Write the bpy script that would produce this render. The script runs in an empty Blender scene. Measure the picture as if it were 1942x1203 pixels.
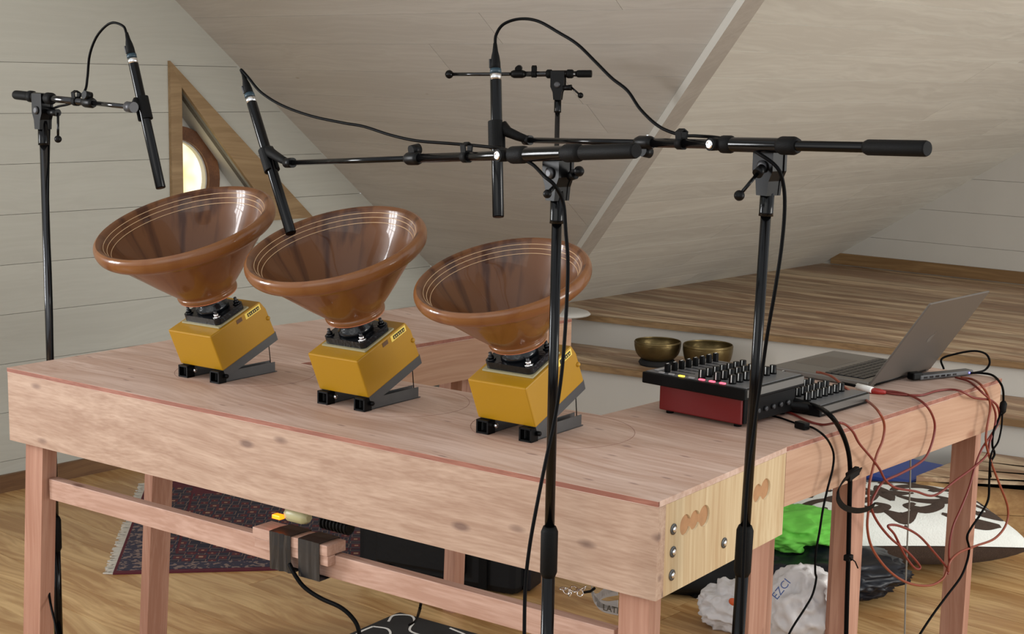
import bpy, bmesh, math, random
from mathutils import Vector, Matrix, noise as mnoise
random.seed(7)
SC = bpy.context.scene
COL = SC.collection
V = Vector
PI = math.pi

# ------------------------------------------------------------------ camera
F_PX, YAW, PITCH, ROLL = 2852.2, -0.72699, 0.159335, 0.019038
CAM = V((1.5995, -2.2260, 1.6838))
fw = V((math.sin(YAW) * math.cos(PITCH), math.cos(YAW) * math.cos(PITCH), -math.sin(PITCH)))
rt0 = V((math.cos(YAW), -math.sin(YAW), 0)); up0 = rt0.cross(fw)
RT = rt0 * math.cos(ROLL) + up0 * math.sin(ROLL)
UP = -rt0 * math.sin(ROLL) + up0 * math.cos(ROLL)
cd = bpy.data.cameras.new('camera'); cam = bpy.data.objects.new('camera', cd); COL.objects.link(cam)
cd.sensor_fit = 'HORIZONTAL'; cd.sensor_width = 36.0; cd.lens = F_PX / 1942 * 36.0
cd.clip_start = 0.05; cd.clip_end = 100
cam.matrix_world = Matrix.Translation(CAM) @ Matrix((RT, UP, -fw)).transposed().to_4x4()
SC.camera = cam

# ------------------------------------------------------------------ light
SC.view_settings.view_transform = 'Standard'; SC.view_settings.look = 'None'
SC.view_settings.gamma = 1.0; SC.view_settings.use_curve_mapping = False
SC.view_settings.exposure = 0.30
world = bpy.data.worlds.new('world'); SC.world = world; world.use_nodes = True
bg = world.node_tree.nodes['Background']
bg.inputs['Color'].default_value = (0.94, 0.97, 1.0, 1); bg.inputs['Strength'].default_value = 0.96
def area(name, loc, target, sx, sy, power, color):
    ld = bpy.data.lights.new(name, 'AREA'); ld.shape = 'RECTANGLE'; ld.size = sx; ld.size_y = sy
    ld.energy = power; ld.color = color
    o = bpy.data.objects.new(name, ld); COL.objects.link(o); o.location = loc
    o.rotation_euler = (V(target) - V(loc)).to_track_quat('-Z', 'Y').to_euler()
    return o
# daylight through the window high in the left wall, nearer the camera than the picture's edge
area('daylight_left_window', (-3.90, -2.3, 1.75), (0.0, -1.5, 1.5), 1.3, 1.3, 180, (0.97, 0.98, 1.0))
# daylight from the big window of the gable behind the camera
area('daylight_rear_window', (1.2, -4.6, 2.3), (-0.6, 3.0, 1.2), 4.6, 2.8, 45, (1.0, 0.97, 0.9))
# warm daylight from the right-hand side of the attic
area('daylight_right_window', (4.2, 2.9, 1.25), (-1.4, 3.4, 1.35), 2.4, 1.3, 120, (1.0, 0.97, 0.90))
# behind the round window of the niche
area('daylight_round_window', (-4.6, 1.7, 1.45), (-3.6, 1.75, 1.25), 0.5, 0.5, 1.5, (1.0, 0.97, 0.85))

# ------------------------------------------------------------------ pixel helpers (rays to real planes)
def ray(x, y): return fw + RT * ((x - 971) / F_PX) - UP * ((y - 601.5) / F_PX)
def onz(x, y, z): d = ray(x, y); return CAM + d * ((z - CAM.z) / d.z)
def onx(x, y, X): d = ray(x, y); return CAM + d * ((X - CAM.x) / d.x)
def ony(x, y, Y): d = ray(x, y); return CAM + d * ((Y - CAM.y) / d.y)
def dep(x, y, t): return CAM + ray(x, y) * t

# ------------------------------------------------------------------ mesh helpers
class MB:
    def __init__(s): s.v = []; s.f = []; s.sm = []
    def add(s, vs, fs, smooth=False):
        n = len(s.v); s.v += [V(p) for p in vs]
        s.f += [tuple(i + n for i in f) for f in fs]; s.sm += [smooth] * len(fs); return s
    def box(s, c, d, R=None, bev=0.0):
        c = V(c); hx, hy, hz = d[0] / 2, d[1] / 2, d[2] / 2
        if bev <= 0:
            vs = [V((x, y, z)) for x in (-hx, hx) for y in (-hy, hy) for z in (-hz, hz)]
            fs = [(0, 1, 3, 2), (4, 6, 7, 5), (0, 4, 5, 1), (2, 3, 7, 6), (0, 2, 6, 4), (1, 5, 7, 3)]
        else:
            bm = bmesh.new(); bmesh.ops.create_cube(bm, size=1)
            for v in bm.verts: v.co = V((v.co.x * d[0], v.co.y * d[1], v.co.z * d[2]))
            bmesh.ops.bevel(bm, geom=bm.edges[:], offset=bev, segments=2, affect='EDGES', profile=0.5)
            bm.verts.index_update(); vs = [v.co.copy() for v in bm.verts]; fs = [tuple(v.index for v in f.verts) for f in bm.faces]; bm.free()
        if R is not None: vs = [R @ v for v in vs]
        return s.add([v + c for v in vs], fs)
    def prism(s, pts, off):
        n = len(pts); off = V(off); a = [V(p) for p in pts]
        return s.add(a + [p + off for p in a], [tuple(range(n)), tuple(range(2 * n - 1, n - 1, -1))] + [(i, (i + 1) % n, n + (i + 1) % n, n + i) for i in range(n)])
    def tube(s, pts, r, n=10, caps=True):
        pts = [V(p) for p in pts]; m = len(pts)
        rs = r if isinstance(r, (list, tuple)) else [r] * m
        vs = []; nrm = None
        for i in range(m):
            t = (pts[min(i + 1, m - 1)] - pts[max(i - 1, 0)]).normalized()
            if nrm is None:
                nrm = t.orthogonal().normalized()
            else:
                nrm = (nrm - t * nrm.dot(t)); nrm = nrm.normalized() if nrm.length > 1e-6 else t.orthogonal().normalized()
            b = t.cross(nrm)
            for k in range(n):
                a = 2 * PI * k / n; vs.append(pts[i] + (nrm * math.cos(a) + b * math.sin(a)) * rs[i])
        fs = [(i * n + k, i * n + (k + 1) % n, (i + 1) * n + (k + 1) % n, (i + 1) * n + k) for i in range(m - 1) for k in range(n)]
        s.add(vs, fs, True)
        if caps:
            b = len(s.v) - m * n
            s.f += [tuple(b + k for k in range(n - 1, -1, -1)), tuple(b + (m - 1) * n + k for k in range(n))]; s.sm += [False, False]
        return s
    def lathe(s, prof, o=(0, 0, 0), M=None, n=48, closed=False, cap=True):
        o = V(o); M = M or Matrix.Identity(3); m = len(prof); vs = []
        for (r, z) in prof:
            for k in range(n):
                a = 2 * PI * k / n; vs.append(o + M @ V((r * math.cos(a), r * math.sin(a), z)))
        rng = range(m) if closed else range(m - 1)
        fs = [(i * n + k, i * n + (k + 1) % n, ((i + 1) % m) * n + (k + 1) % n, ((i + 1) % m) * n + k) for i in rng for k in range(n)]
        s.add(vs, fs, True)
        if not closed and cap:
            b = len(s.v) - m * n
            if prof[0][0] > 1e-5: s.f.append(tuple(b + k for k in range(n - 1, -1, -1))); s.sm.append(False)
            if prof[-1][0] > 1e-5: s.f.append(tuple(b + (m - 1) * n + k for k in range(n))); s.sm.append(False)
        return s
    def ball(s, c, r, n=12, sc=(1, 1, 1)):
        prof = [(max(1e-6, r * math.sin(PI * i / n)), -r * math.cos(PI * i / n)) for i in range(n + 1)]
        return s.lathe(prof, c, Matrix.Diagonal(sc), n=n + 4)
    def ribbon(s, pts, width_vec, th):
        pts = [V(p) for p in pts]; m = len(pts); w = V(width_vec) / 2; vs = []
        for i in range(m):
            t = (pts[min(i + 1, m - 1)] - pts[max(i - 1, 0)]).normalized(); nn = t.cross(w).normalized() * th / 2
            vs += [pts[i] - w - nn, pts[i] + w - nn, pts[i] + w + nn, pts[i] - w + nn]
        fs = [(i * 4 + k, i * 4 + (k + 1) % 4, i * 4 + 4 + (k + 1) % 4, i * 4 + 4 + k) for i in range(m - 1) for k in range(4)]
        return s.add(vs, fs + [(3, 2, 1, 0), tuple(4 * (m - 1) + k for k in range(4))])
    def build(s, name, mat, parent=None, root=None, **kw):
        """parent: object the mesh hangs under; root: the thing's Empty/top object whose location is the local origin"""
        org = V((0, 0, 0))
        if root is None and parent is not None: root = ROOTS.get(parent.name, parent)
        if root is not None: org = V(root.location)
        elif 'loc' in kw: org = V(kw.pop('loc'))
        me = bpy.data.meshes.new(name); me.from_pydata([p - org for p in s.v], [], s.f)
        me.polygons.foreach_set('use_smooth', s.sm)
        bm = bmesh.new(); bm.from_mesh(me); bmesh.ops.remove_doubles(bm, verts=bm.verts[:], dist=1e-6)
        bmesh.ops.recalc_face_normals(bm, faces=bm.faces[:]); bm.to_mesh(me); bm.free()
        me.materials.append(mat)
        o = bpy.data.objects.new(name, me); COL.objects.link(o)
        if parent is not None:
            o.parent = parent; ROOTS[o.name] = root
        else:
            o.location = org
        for k, v in kw.items(): o[k] = v
        return o
ROOTS = {}
def empty(name, loc, label, cat, group=None):
    o = bpy.data.objects.new(name, None); COL.objects.link(o); o.location = loc; o.empty_display_size = 0.05
    o['label'] = label; o['category'] = cat
    if group: o['group'] = group
    return o
def tag(o, label, cat, group=None, kind=None):
    o['label'] = label; o['category'] = cat
    if group: o['group'] = group
    if kind: o['kind'] = kind
    return o
def struct(name, loc=(0, 0, 0)):
    o = bpy.data.objects.new(name, None); COL.objects.link(o); o.location = loc; o['kind'] = 'structure'; o.empty_display_size = 0.05
    return o
def linkcopy(src, parent, name=None):
    c = src.copy(); COL.objects.link(c); c.parent = parent; return c
def copy_thing(root, delta, label):
    r = root.copy(); COL.objects.link(r); r.location = V(root.location) + V(delta); r['label'] = label
    for ch in list(root.children):
        c = ch.copy(); COL.objects.link(c); c.parent = r
        for g in list(ch.children):
            d = g.copy(); COL.objects.link(d); d.parent = c
    return r
def spline(pts, sub=8):
    P = [V(p) for p in pts]
    if len(P) < 3: return P
    out = []; Q = [2 * P[0] - P[1]] + P + [2 * P[-1] - P[-2]]
    for i in range(1, len(Q) - 2):
        a, b, c, d = Q[i - 1], Q[i], Q[i + 1], Q[i + 2]
        for k in range(sub):
            t = k / sub
            out.append(0.5 * ((2 * b) + (c - a) * t + (2 * a - 5 * b + 4 * c - d) * t * t + (-a + 3 * b - 3 * c + d) * t ** 3))
    return out + [P[-1]]
def frame_from_z(z, xhint=V((1, 0, 0))):
    z = V(z).normalized(); x = V(xhint) - z * V(xhint).dot(z)
    if x.length < 1e-4: x = V((0, 1, 0)) - z * z.y
    x.normalize(); y = z.cross(x)
    return Matrix((x, y, z)).transposed()
def clip(poly, n, c):
    """keep n.p <= c (2-D)"""
    out = []
    for i in range(len(poly)):
        a, b = poly[i], poly[(i + 1) % len(poly)]
        da = n[0] * a[0] + n[1] * a[1] - c; db = n[0] * b[0] + n[1] * b[1] - c
        if da <= 0: out.append(a)
        if (da < 0 < db) or (db < 0 < da):
            t = da / (da - db); out.append((a[0] + (b[0] - a[0]) * t, a[1] + (b[1] - a[1]) * t))
    return out
def area2(p): return abs(sum(p[i][0] * p[(i + 1) % len(p)][1] - p[(i + 1) % len(p)][0] * p[i][1] for i in range(len(p)))) / 2 if len(p) > 2 else 0

# ------------------------------------------------------------------ materials
def srgb(r, g, b):
    f = lambda c: (c / 255 / 12.92) if c / 255 <= 0.04045 else ((c / 255 + 0.055) / 1.055) ** 2.4
    return (f(r), f(g), f(b), 1)
def newmat(name):
    m = bpy.data.materials.new(name); m.use_nodes = True; nt = m.node_tree
    return m, nt, nt.nodes['Principled BSDF'], nt.links
def plain(name, col, rough=0.5, metal=0.0, coat=0.0, bump=0.0, bscale=200, var=0.0, vscale=6.0, emit=None, estr=0, trans=0.0, alpha=1.0, spec=0.5):
    m, nt, b, L = newmat(name)
    b.inputs['Base Color'].default_value = col; b.inputs['Roughness'].default_value = rough; b.inputs['Metallic'].default_value = metal
    b.inputs['Coat Weight'].default_value = coat; b.inputs['Coat Roughness'].default_value = 0.05; b.inputs['Specular IOR Level'].default_value = spec
    b.inputs['Transmission Weight'].default_value = trans
    if emit: b.inputs['Emission Color'].default_value = emit; b.inputs['Emission Strength'].default_value = estr
    tc = nt.nodes.new('ShaderNodeTexCoord')
    nz = nt.nodes.new('ShaderNodeTexNoise'); nz.inputs['Scale'].default_value = vscale; nz.inputs['Detail'].default_value = 4
    L.new(tc.outputs['Object'], nz.inputs['Vector'])
    mx = nt.nodes.new('ShaderNodeMix'); mx.data_type = 'RGBA'
    k = 1 - var
    mx.inputs['A'].default_value = (col[0] * k, col[1] * k, col[2] * k, 1); mx.inputs['B'].default_value = tuple(min(1, c * (1 + var * .6)) for c in col[:3]) + (1,)
    L.new(nz.outputs['Fac'], mx.inputs['Factor']); L.new(mx.outputs['Result'], b.inputs['Base Color'])
    if bump > 0:
        n2 = nt.nodes.new('ShaderNodeTexNoise'); n2.inputs['Scale'].default_value = bscale; L.new(tc.outputs['Object'], n2.inputs['Vector'])
        bp = nt.nodes.new('ShaderNodeBump'); bp.inputs['Strength'].default_value = bump; bp.inputs['Distance'].default_value = 0.002
        L.new(n2.outputs['Fac'], bp.inputs['Height']); L.new(bp.outputs['Normal'], b.inputs['Normal'])
    return m
def wood(name, light, dark, scale=(1.2, 16, 16), rot=0.0, knots=0.0, kcol=(0.12, 0.06, 0.03, 1), rough=0.55, rnd=0.12, contrast=1.0, kscale=(3.2, 7.5, 7.5), soft=0.35, coat=0.0, rotaxis='Z'):
    """grain runs along local X (before rot)"""
    m, nt, b, L = newmat(name); N = nt.nodes
    tc = N.new('ShaderNodeTexCoord'); mp = N.new('ShaderNodeMapping'); oi = N.new('ShaderNodeObjectInfo')
    r0 = N.new('ShaderNodeMapping'); r0.inputs['Rotation'].default_value = {'Z': (0, 0, rot), 'Y': (0, rot, 0), 'X': (rot, 0, 0)}[rotaxis]
    L.new(tc.outputs['Object'], r0.inputs['Vector'])
    cmb = N.new('ShaderNodeVectorMath'); cmb.operation = 'SCALE'; cmb.inputs[0].default_value = (7.3, 3.1, 5.7)
    L.new(oi.outputs['Random'], cmb.inputs['Scale'])
    ad = N.new('ShaderNodeVectorMath'); ad.operation = 'ADD'; L.new(r0.outputs['Vector'], ad.inputs[0]); L.new(cmb.outputs['Vector'], ad.inputs[1])
    # knot field bends the grain
    kv = N.new('ShaderNodeMapping'); kv.inputs['Scale'].default_value = kscale; L.new(ad.outputs['Vector'], kv.inputs['Vector'])
    vo = N.new('ShaderNodeTexVoronoi'); vo.inputs['Scale'].default_value = 1.0; L.new(kv.outputs['Vector'], vo.inputs['Vector'])
    mp.inputs['Scale'].default_value = scale; L.new(ad.outputs['Vector'], mp.inputs['Vector'])
    warp = N.new('ShaderNodeTexNoise'); warp.inputs['Scale'].default_value = 1.3; warp.inputs['Detail'].default_value = 2; L.new(ad.outputs['Vector'], warp.inputs['Vector'])
    wm = N.new('ShaderNodeVectorMath'); wm.operation = 'MULTIPLY_ADD'; wm.inputs[1].default_value = (0, 2.2, 2.2)
    L.new(warp.outputs['Color'], wm.inputs[0]); L.new(mp.outputs['Vector'], wm.inputs[2])
    n1 = N.new('ShaderNodeTexNoise'); n1.inputs['Scale'].default_value = 1.0; n1.inputs['Detail'].default_value = 5; n1.inputs['Roughness'].default_value = 0.6; L.new(wm.outputs['Vector'], n1.inputs['Vector'])
    m2 = N.new('ShaderNodeVectorMath'); m2.operation = 'MULTIPLY'; m2.inputs[1].default_value = (0.8, 6, 6); L.new(wm.outputs['Vector'], m2.inputs[0])
    n2 = N.new('ShaderNodeTexNoise'); n2.inputs['Scale'].default_value = 1.0; n2.inputs['Detail'].default_value = 3; L.new(m2.outputs['Vector'], n2.inputs['Vector'])
    cr = N.new('ShaderNodeMapRange'); cr.inputs['From Min'].default_value = 0.5 - soft / 2; cr.inputs['From Max'].default_value = 0.5 + soft / 2; cr.inputs['To Max'].default_value = contrast
    L.new(n1.outputs['Fac'], cr.inputs['Value'])
    c2 = N.new('ShaderNodeMapRange'); c2.inputs['From Min'].default_value = 0.35; c2.inputs['From Max'].default_value = 0.75; c2.inputs['To Max'].default_value = 0.6 * contrast; L.new(n2.outputs['Fac'], c2.inputs['Value'])
    sm = N.new('ShaderNodeMath'); sm.operation = 'ADD'; sm.use_clamp = True; L.new(cr.outputs['Result'], sm.inputs[0]); L.new(c2.outputs['Result'], sm.inputs[1])
    mx = N.new('ShaderNodeMix'); mx.data_type = 'RGBA'; mx.inputs['A'].default_value = light; mx.inputs['B'].default_value = dark; L.new(sm.outputs['Value'], mx.inputs['Factor'])
    out = mx.outputs['Result']
    if knots > 0:
        kd = N.new('ShaderNodeMapRange'); kd.inputs['From Min'].default_value = knots; kd.inputs['From Max'].default_value = knots * 0.45
        L.new(vo.outputs['Distance'], kd.inputs['Value'])
        km = N.new('ShaderNodeMath'); km.operation = 'MULTIPLY'
        sp = N.new('ShaderNodeSeparateColor'); L.new(vo.outputs['Color'], sp.inputs['Color'])
        gt = N.new('ShaderNodeMath'); gt.operation = 'GREATER_THAN'; gt.inputs[1].default_value = 0.38; L.new(sp.outputs['Red'], gt.inputs[0])
        L.new(kd.outputs['Result'], km.inputs[0]); L.new(gt.outputs['Value'], km.inputs[1])
        ks = N.new('ShaderNodeMath'); ks.operation = 'MULTIPLY'; ks.inputs[1].default_value = 0.75; L.new(km.outputs['Value'], ks.inputs[0])
        mk = N.new('ShaderNodeMix'); mk.data_type = 'RGBA'; mk.inputs['B'].default_value = kcol
        L.new(out, mk.inputs['A']); L.new(ks.outputs['Value'], mk.inputs['Factor']); out = mk.outputs['Result']
    # piece to piece tone
    hv = N.new('ShaderNodeHueSaturation'); rr = N.new('ShaderNodeMapRange'); rr.inputs['To Min'].default_value = 1 - rnd; rr.inputs['To Max'].default_value = 1 + rnd
    L.new(oi.outputs['Random'], rr.inputs['Value']); L.new(rr.outputs['Result'], hv.inputs['Value']); L.new(out, hv.inputs['Color'])
    L.new(hv.outputs['Color'], b.inputs['Base Color'])
    b.inputs['Roughness'].default_value = rough; b.inputs['Coat Weight'].default_value = coat; b.inputs['Coat Roughness'].default_value = 0.25
    bp = N.new('ShaderNodeBump'); bp.inputs['Strength'].default_value = 0.15; bp.inputs['Distance'].default_value = 0.001
    L.new(n2.outputs['Fac'], bp.inputs['Height']); L.new(bp.outputs['Normal'], b.inputs['Normal'])
    return m
M = {}
M['top'] = wood('table_top_wood', srgb(212, 188, 174), srgb(174, 142, 124), scale=(2.0, 12, 12), kscale=(9, 30, 30), kcol=srgb(130, 104, 96), knots=0.16, soft=0.5, rnd=0.03, contrast=0.95, rough=0.5)
M['board'] = wood('apron_spruce', srgb(186, 160, 140), srgb(152, 122, 102), scale=(1.1, 34, 34), knots=0.20, kscale=(6.5, 17, 17), kcol=srgb(92, 66, 58), soft=0.5, rnd=0.02, contrast=0.9)
M['board_y'] = wood('apron_spruce_lengthwise', srgb(186, 152, 126), srgb(158, 118, 92), scale=(1.6, 26, 26), rot=PI / 2, knots=0.12, kcol=srgb(130, 84, 60), soft=0.5, rnd=0.02, contrast=0.8)
M['end'] = wood('end_board_spruce', srgb(206, 188, 152), srgb(176, 148, 110), scale=(1.4, 20, 20), rot=PI / 2, rotaxis='Y', knots=0.10, kcol=srgb(120, 84, 46), soft=0.5, rnd=0.02)
M['leg'] = wood('leg_spruce', srgb(182, 142, 122), srgb(152, 108, 88), scale=(1.6, 22, 22), rot=PI / 2, rotaxis='Y', knots=0.07, kcol=srgb(90, 50, 36), soft=0.5, rnd=0.05)
M['rail'] = wood('rail_spruce', srgb(190, 158, 142), srgb(160, 124, 106), scale=(1.6, 26, 26), knots=0.10, kcol=srgb(96, 60, 48), soft=0.5, rnd=0.04)
M['ply'] = wood('plywood_edge', srgb(158, 104, 86), srgb(130, 78, 62), scale=(4, 40, 40), rnd=0.02)
M['hole'] = plain('cut_wood', srgb(168, 124, 84), 0.7, var=0.25, vscale=60)
M['floor'] = wood('floor_planks', srgb(222, 188, 134), srgb(166, 124, 76), scale=(0.9, 9, 9), knots=0.05, kcol=srgb(110, 70, 36), rough=0.38, rnd=0.10, soft=0.4, coat=0.15)
M['step'] = wood('step_planks', srgb(208, 184, 150), srgb(136, 104, 76), scale=(0.35, 9, 9), rough=0.5, rnd=0.22, soft=0.22, coat=0.1)
M['nose'] = wood('step_nosing', srgb(150, 120, 80), srgb(116, 88, 56), scale=(0.6, 18, 18), rough=0.45, rnd=0.1)
M['plyface'] = wood('step_face', srgb(176, 142, 92), srgb(140, 104, 62), scale=(0.7, 12, 12), rough=0.5, rnd=0.08)
M['base'] = wood('baseboard_wood', srgb(132, 98, 62), srgb(104, 72, 44), scale=(1, 20, 20), rot=PI / 2)
M['trim'] = wood('window_trim_wood', srgb(160, 134, 98), srgb(136, 110, 76), scale=(1, 16, 16), rot=PI / 2, rnd=0.05)
M['ringwood'] = wood('round_frame_wood', srgb(120, 76, 40), srgb(92, 54, 26), scale=(3, 14, 14))
wcol = srgb(172, 166, 152)
M['wall'] = wood('whitewashed_boards', srgb(186, 186, 176), srgb(178, 177, 167), scale=(0.8, 14, 14), rot=PI / 2, rough=0.7, rnd=0.02, soft=0.6)
M['ceil'] = wood('whitewashed_ceiling', srgb(196, 191, 182), srgb(182, 176, 167), scale=(0.7, 12, 12), rough=0.7, rnd=0.03, soft=0.5, knots=0.05, kcol=srgb(160, 146, 130))
M['ceil2'] = wood('whitewashed_ceiling_wing', srgb(212, 210, 200), srgb(194, 190, 180), scale=(0.5, 9, 9), rot=PI / 2, rough=0.7, rnd=0.04, soft=0.5)
M['valley'] = wood('valley_board_wood', srgb(172, 166, 157), srgb(160, 153, 144), scale=(0.8, 12, 12), rough=0.7)
M['white'] = plain('white_paint', srgb(196, 194, 186), 0.6, var=0.05)
M['riser'] = plain('white_riser', srgb(186, 182, 174), 0.6, var=0.05)
M['black'] = plain('black_powder_coat', (0.0015, 0.0015, 0.0018, 1), 0.16, var=0.1, spec=0.2)
M['gloss'] = plain('gloss_black_tube', (0.05, 0.05, 0.052, 1), 0.14, metal=0.9)
M['blackplastic'] = plain('black_plastic', (0.002, 0.002, 0.0022, 1), 0.4, var=0.1, spec=0.15)
M['rubber'] = plain('black_rubber', (0.003, 0.003, 0.003, 1), 0.6, bump=0.3, bscale=600, spec=0.12)
M['cable'] = plain('black_cable', (0.002, 0.002, 0.0022, 1), 0.45, spec=0.05)
M['chrome'] = plain('chrome', (0.75, 0.75, 0.76, 1), 0.14, metal=1.0)
M['silver'] = plain('silver_ring', (0.6, 0.6, 0.6, 1), 0.25, metal=1.0)
M['blue'] = plain('petrol_ring', srgb(20, 48, 60), 0.45)
M['steel'] = plain('galvanised_steel', srgb(92, 93, 94), 0.42, metal=0.7, var=0.15, vscale=40)
M['darksteel'] = plain('dark_steel', srgb(70, 70, 72), 0.45, metal=0.6, var=0.1)
M['yellow'] = plain('yellow_lacquer', srgb(166, 122, 10), 0.42, var=0.06, bump=0.12, bscale=900)
M['paleyellow'] = plain('pale_yellow_label', srgb(236, 208, 96), 0.5)
M['ink'] = plain('dark_ink', srgb(40, 34, 20), 0.6)
M['acryl'] = plain('grey_gasket', srgb(150, 142, 110), 0.35)
M['cast'] = plain('black_cast_plate', (0.005, 0.006, 0.008, 1), 0.22, bump=0.5, bscale=120, spec=0.4)
M['red'] = plain('red_lacquer', srgb(106, 5, 6), 0.45, var=0.05, bump=0.1, bscale=900)
M['orangecable'] = plain('orange_cable', srgb(124, 54, 32), 0.45)
M['redcable'] = plain('red_cable', srgb(108, 32, 24), 0.45)
M['redplug'] = plain('red_plug', srgb(150, 30, 24), 0.4)
M['greycable'] = plain('grey_cable', srgb(120, 116, 108), 0.5)
M['alu'] = plain('space_grey_aluminium', srgb(108, 102, 96), 0.48, metal=0.55)
M['aludeck'] = plain('space_grey_deck', srgb(112, 108, 102), 0.5, metal=0.4)
M['screen'] = plain('dark_screen', (0.01, 0.01, 0.012, 1), 0.12)
M['key'] = plain('black_key', (0.014, 0.014, 0.015, 1), 0.4)
M['panel'] = plain('controller_panel', srgb(70, 70, 72), 0.4)
M['ctlpanel'] = plain('grey_controller_face', srgb(92, 93, 95), 0.4)
M['cheek'] = plain('grey_side_cheek', srgb(104, 102, 98), 0.4, metal=0.3)
M['swirlpad'] = plain('black_swirl_fabric', srgb(30, 30, 31), 0.8)
M['greybtn'] = plain('grey_button', srgb(150, 150, 150), 0.4)
M['whitepl'] = plain('white_plastic', srgb(226, 226, 222), 0.4)
M['ledy'] = plain('lit_yellow_button', srgb(255, 216, 60), 0.4, emit=srgb(255, 214, 70), estr=1.6)
M['ledr'] = plain('lit_red_button', srgb(255, 90, 110), 0.4, emit=srgb(255, 96, 120), estr=1.3)
M['ledb'] = plain('lit_blue_led', srgb(120, 120, 255), 0.4, emit=srgb(110, 110, 255), estr=2.5)
M['ledo'] = plain('glowing_switch', srgb(255, 120, 10), 0.4, emit=srgb(255, 112, 14), estr=2.6)
M['brass'] = plain('aged_brass', srgb(112, 96, 62), 0.36, metal=0.85, var=0.35, vscale=30, bump=0.4, bscale=60)
M['velvet'] = plain('black_velvet', (0.006, 0.006, 0.006, 1), 0.9)
M['blackbag'] = plain('black_nylon', (0.003, 0.0033, 0.004, 1), 0.6, bump=0.5, bscale=40, spec=0.25)
M['shiny_black'] = plain('shiny_black_fabric', (0.003, 0.004, 0.008, 1), 0.4, bump=0.8, bscale=14, spec=0.3)
M['green'] = plain('green_cloth', srgb(100, 186, 66), 0.8, var=0.12, vscale=10, bump=0.4, bscale=30)
M['plasticbag'] = plain('white_carrier_bag', srgb(214, 212, 212), 0.35, var=0.06, vscale=8, bump=0.5, bscale=30)
M['bluelid'] = plain('blue_lid', srgb(30, 62, 140), 0.4)
M['tub'] = plain('milky_tub', srgb(140, 150, 168), 0.3)
M['beige'] = plain('beige_plug', srgb(176, 172, 132), 0.4)
M['tape'] = plain('black_tape', (0.010, 0.010, 0.011, 1), 0.35, bump=0.6, bscale=25)
M['offwhite'] = plain('off_white_fringe', srgb(196, 190, 178), 0.9)
M['bluetext'] = plain('blue_print', srgb(60, 84, 140), 0.5)
M['orangetext'] = plain('orange_print', srgb(214, 96, 50), 0.5)
M['lanyard'] = plain('grey_lanyard', srgb(150, 150, 150), 0.7)
M['pencil'] = plain('pencil_line', srgb(150, 116, 104), 0.8)
M['joint'] = plain('joint_shadow_board', srgb(110, 102, 90), 0.8)
M['leaf'] = plain('leather_brown', srgb(96, 66, 40), 0.6)

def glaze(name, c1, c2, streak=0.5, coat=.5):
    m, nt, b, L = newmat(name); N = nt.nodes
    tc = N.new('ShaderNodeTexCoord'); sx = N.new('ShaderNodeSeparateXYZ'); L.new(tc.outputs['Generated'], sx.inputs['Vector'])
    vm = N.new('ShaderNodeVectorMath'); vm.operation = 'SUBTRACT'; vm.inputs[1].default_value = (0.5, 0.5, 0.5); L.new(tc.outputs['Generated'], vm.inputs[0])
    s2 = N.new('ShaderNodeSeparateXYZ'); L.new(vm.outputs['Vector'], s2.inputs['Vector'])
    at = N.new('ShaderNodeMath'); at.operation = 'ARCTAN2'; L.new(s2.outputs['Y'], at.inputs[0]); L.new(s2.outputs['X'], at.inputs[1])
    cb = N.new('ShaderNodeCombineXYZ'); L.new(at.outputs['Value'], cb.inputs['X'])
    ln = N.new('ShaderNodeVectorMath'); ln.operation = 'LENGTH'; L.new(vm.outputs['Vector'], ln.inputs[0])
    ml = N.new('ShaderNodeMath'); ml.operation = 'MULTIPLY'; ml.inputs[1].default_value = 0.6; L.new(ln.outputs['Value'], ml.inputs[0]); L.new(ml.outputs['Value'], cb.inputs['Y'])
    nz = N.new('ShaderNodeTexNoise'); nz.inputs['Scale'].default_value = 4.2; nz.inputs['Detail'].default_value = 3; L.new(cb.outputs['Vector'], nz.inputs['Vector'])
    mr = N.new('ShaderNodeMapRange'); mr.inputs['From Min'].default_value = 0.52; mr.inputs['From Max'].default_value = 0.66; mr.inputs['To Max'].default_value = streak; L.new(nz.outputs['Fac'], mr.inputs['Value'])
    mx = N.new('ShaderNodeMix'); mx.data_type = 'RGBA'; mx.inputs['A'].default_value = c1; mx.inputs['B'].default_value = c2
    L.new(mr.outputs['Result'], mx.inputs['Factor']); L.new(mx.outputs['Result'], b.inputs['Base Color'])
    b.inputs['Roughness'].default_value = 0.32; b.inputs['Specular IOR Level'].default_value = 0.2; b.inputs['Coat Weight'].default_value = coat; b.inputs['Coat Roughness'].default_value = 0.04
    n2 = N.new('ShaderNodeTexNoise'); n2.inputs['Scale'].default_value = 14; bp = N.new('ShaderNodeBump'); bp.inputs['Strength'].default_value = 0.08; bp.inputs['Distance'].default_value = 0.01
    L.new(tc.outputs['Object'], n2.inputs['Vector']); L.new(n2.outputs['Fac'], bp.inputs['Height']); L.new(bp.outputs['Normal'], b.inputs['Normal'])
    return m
M['glaze'] = glaze('terracotta_glaze', srgb(116, 73, 38), srgb(98, 52, 22), 0.6, .42)
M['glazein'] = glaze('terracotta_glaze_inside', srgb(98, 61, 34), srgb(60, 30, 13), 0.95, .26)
M['glazeline'] = plain('pale_slip_line', srgb(206, 170, 128), 0.3, coat=0.8)
M['clay'] = plain('bare_clay', srgb(190, 118, 88), 0.7)

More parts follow.
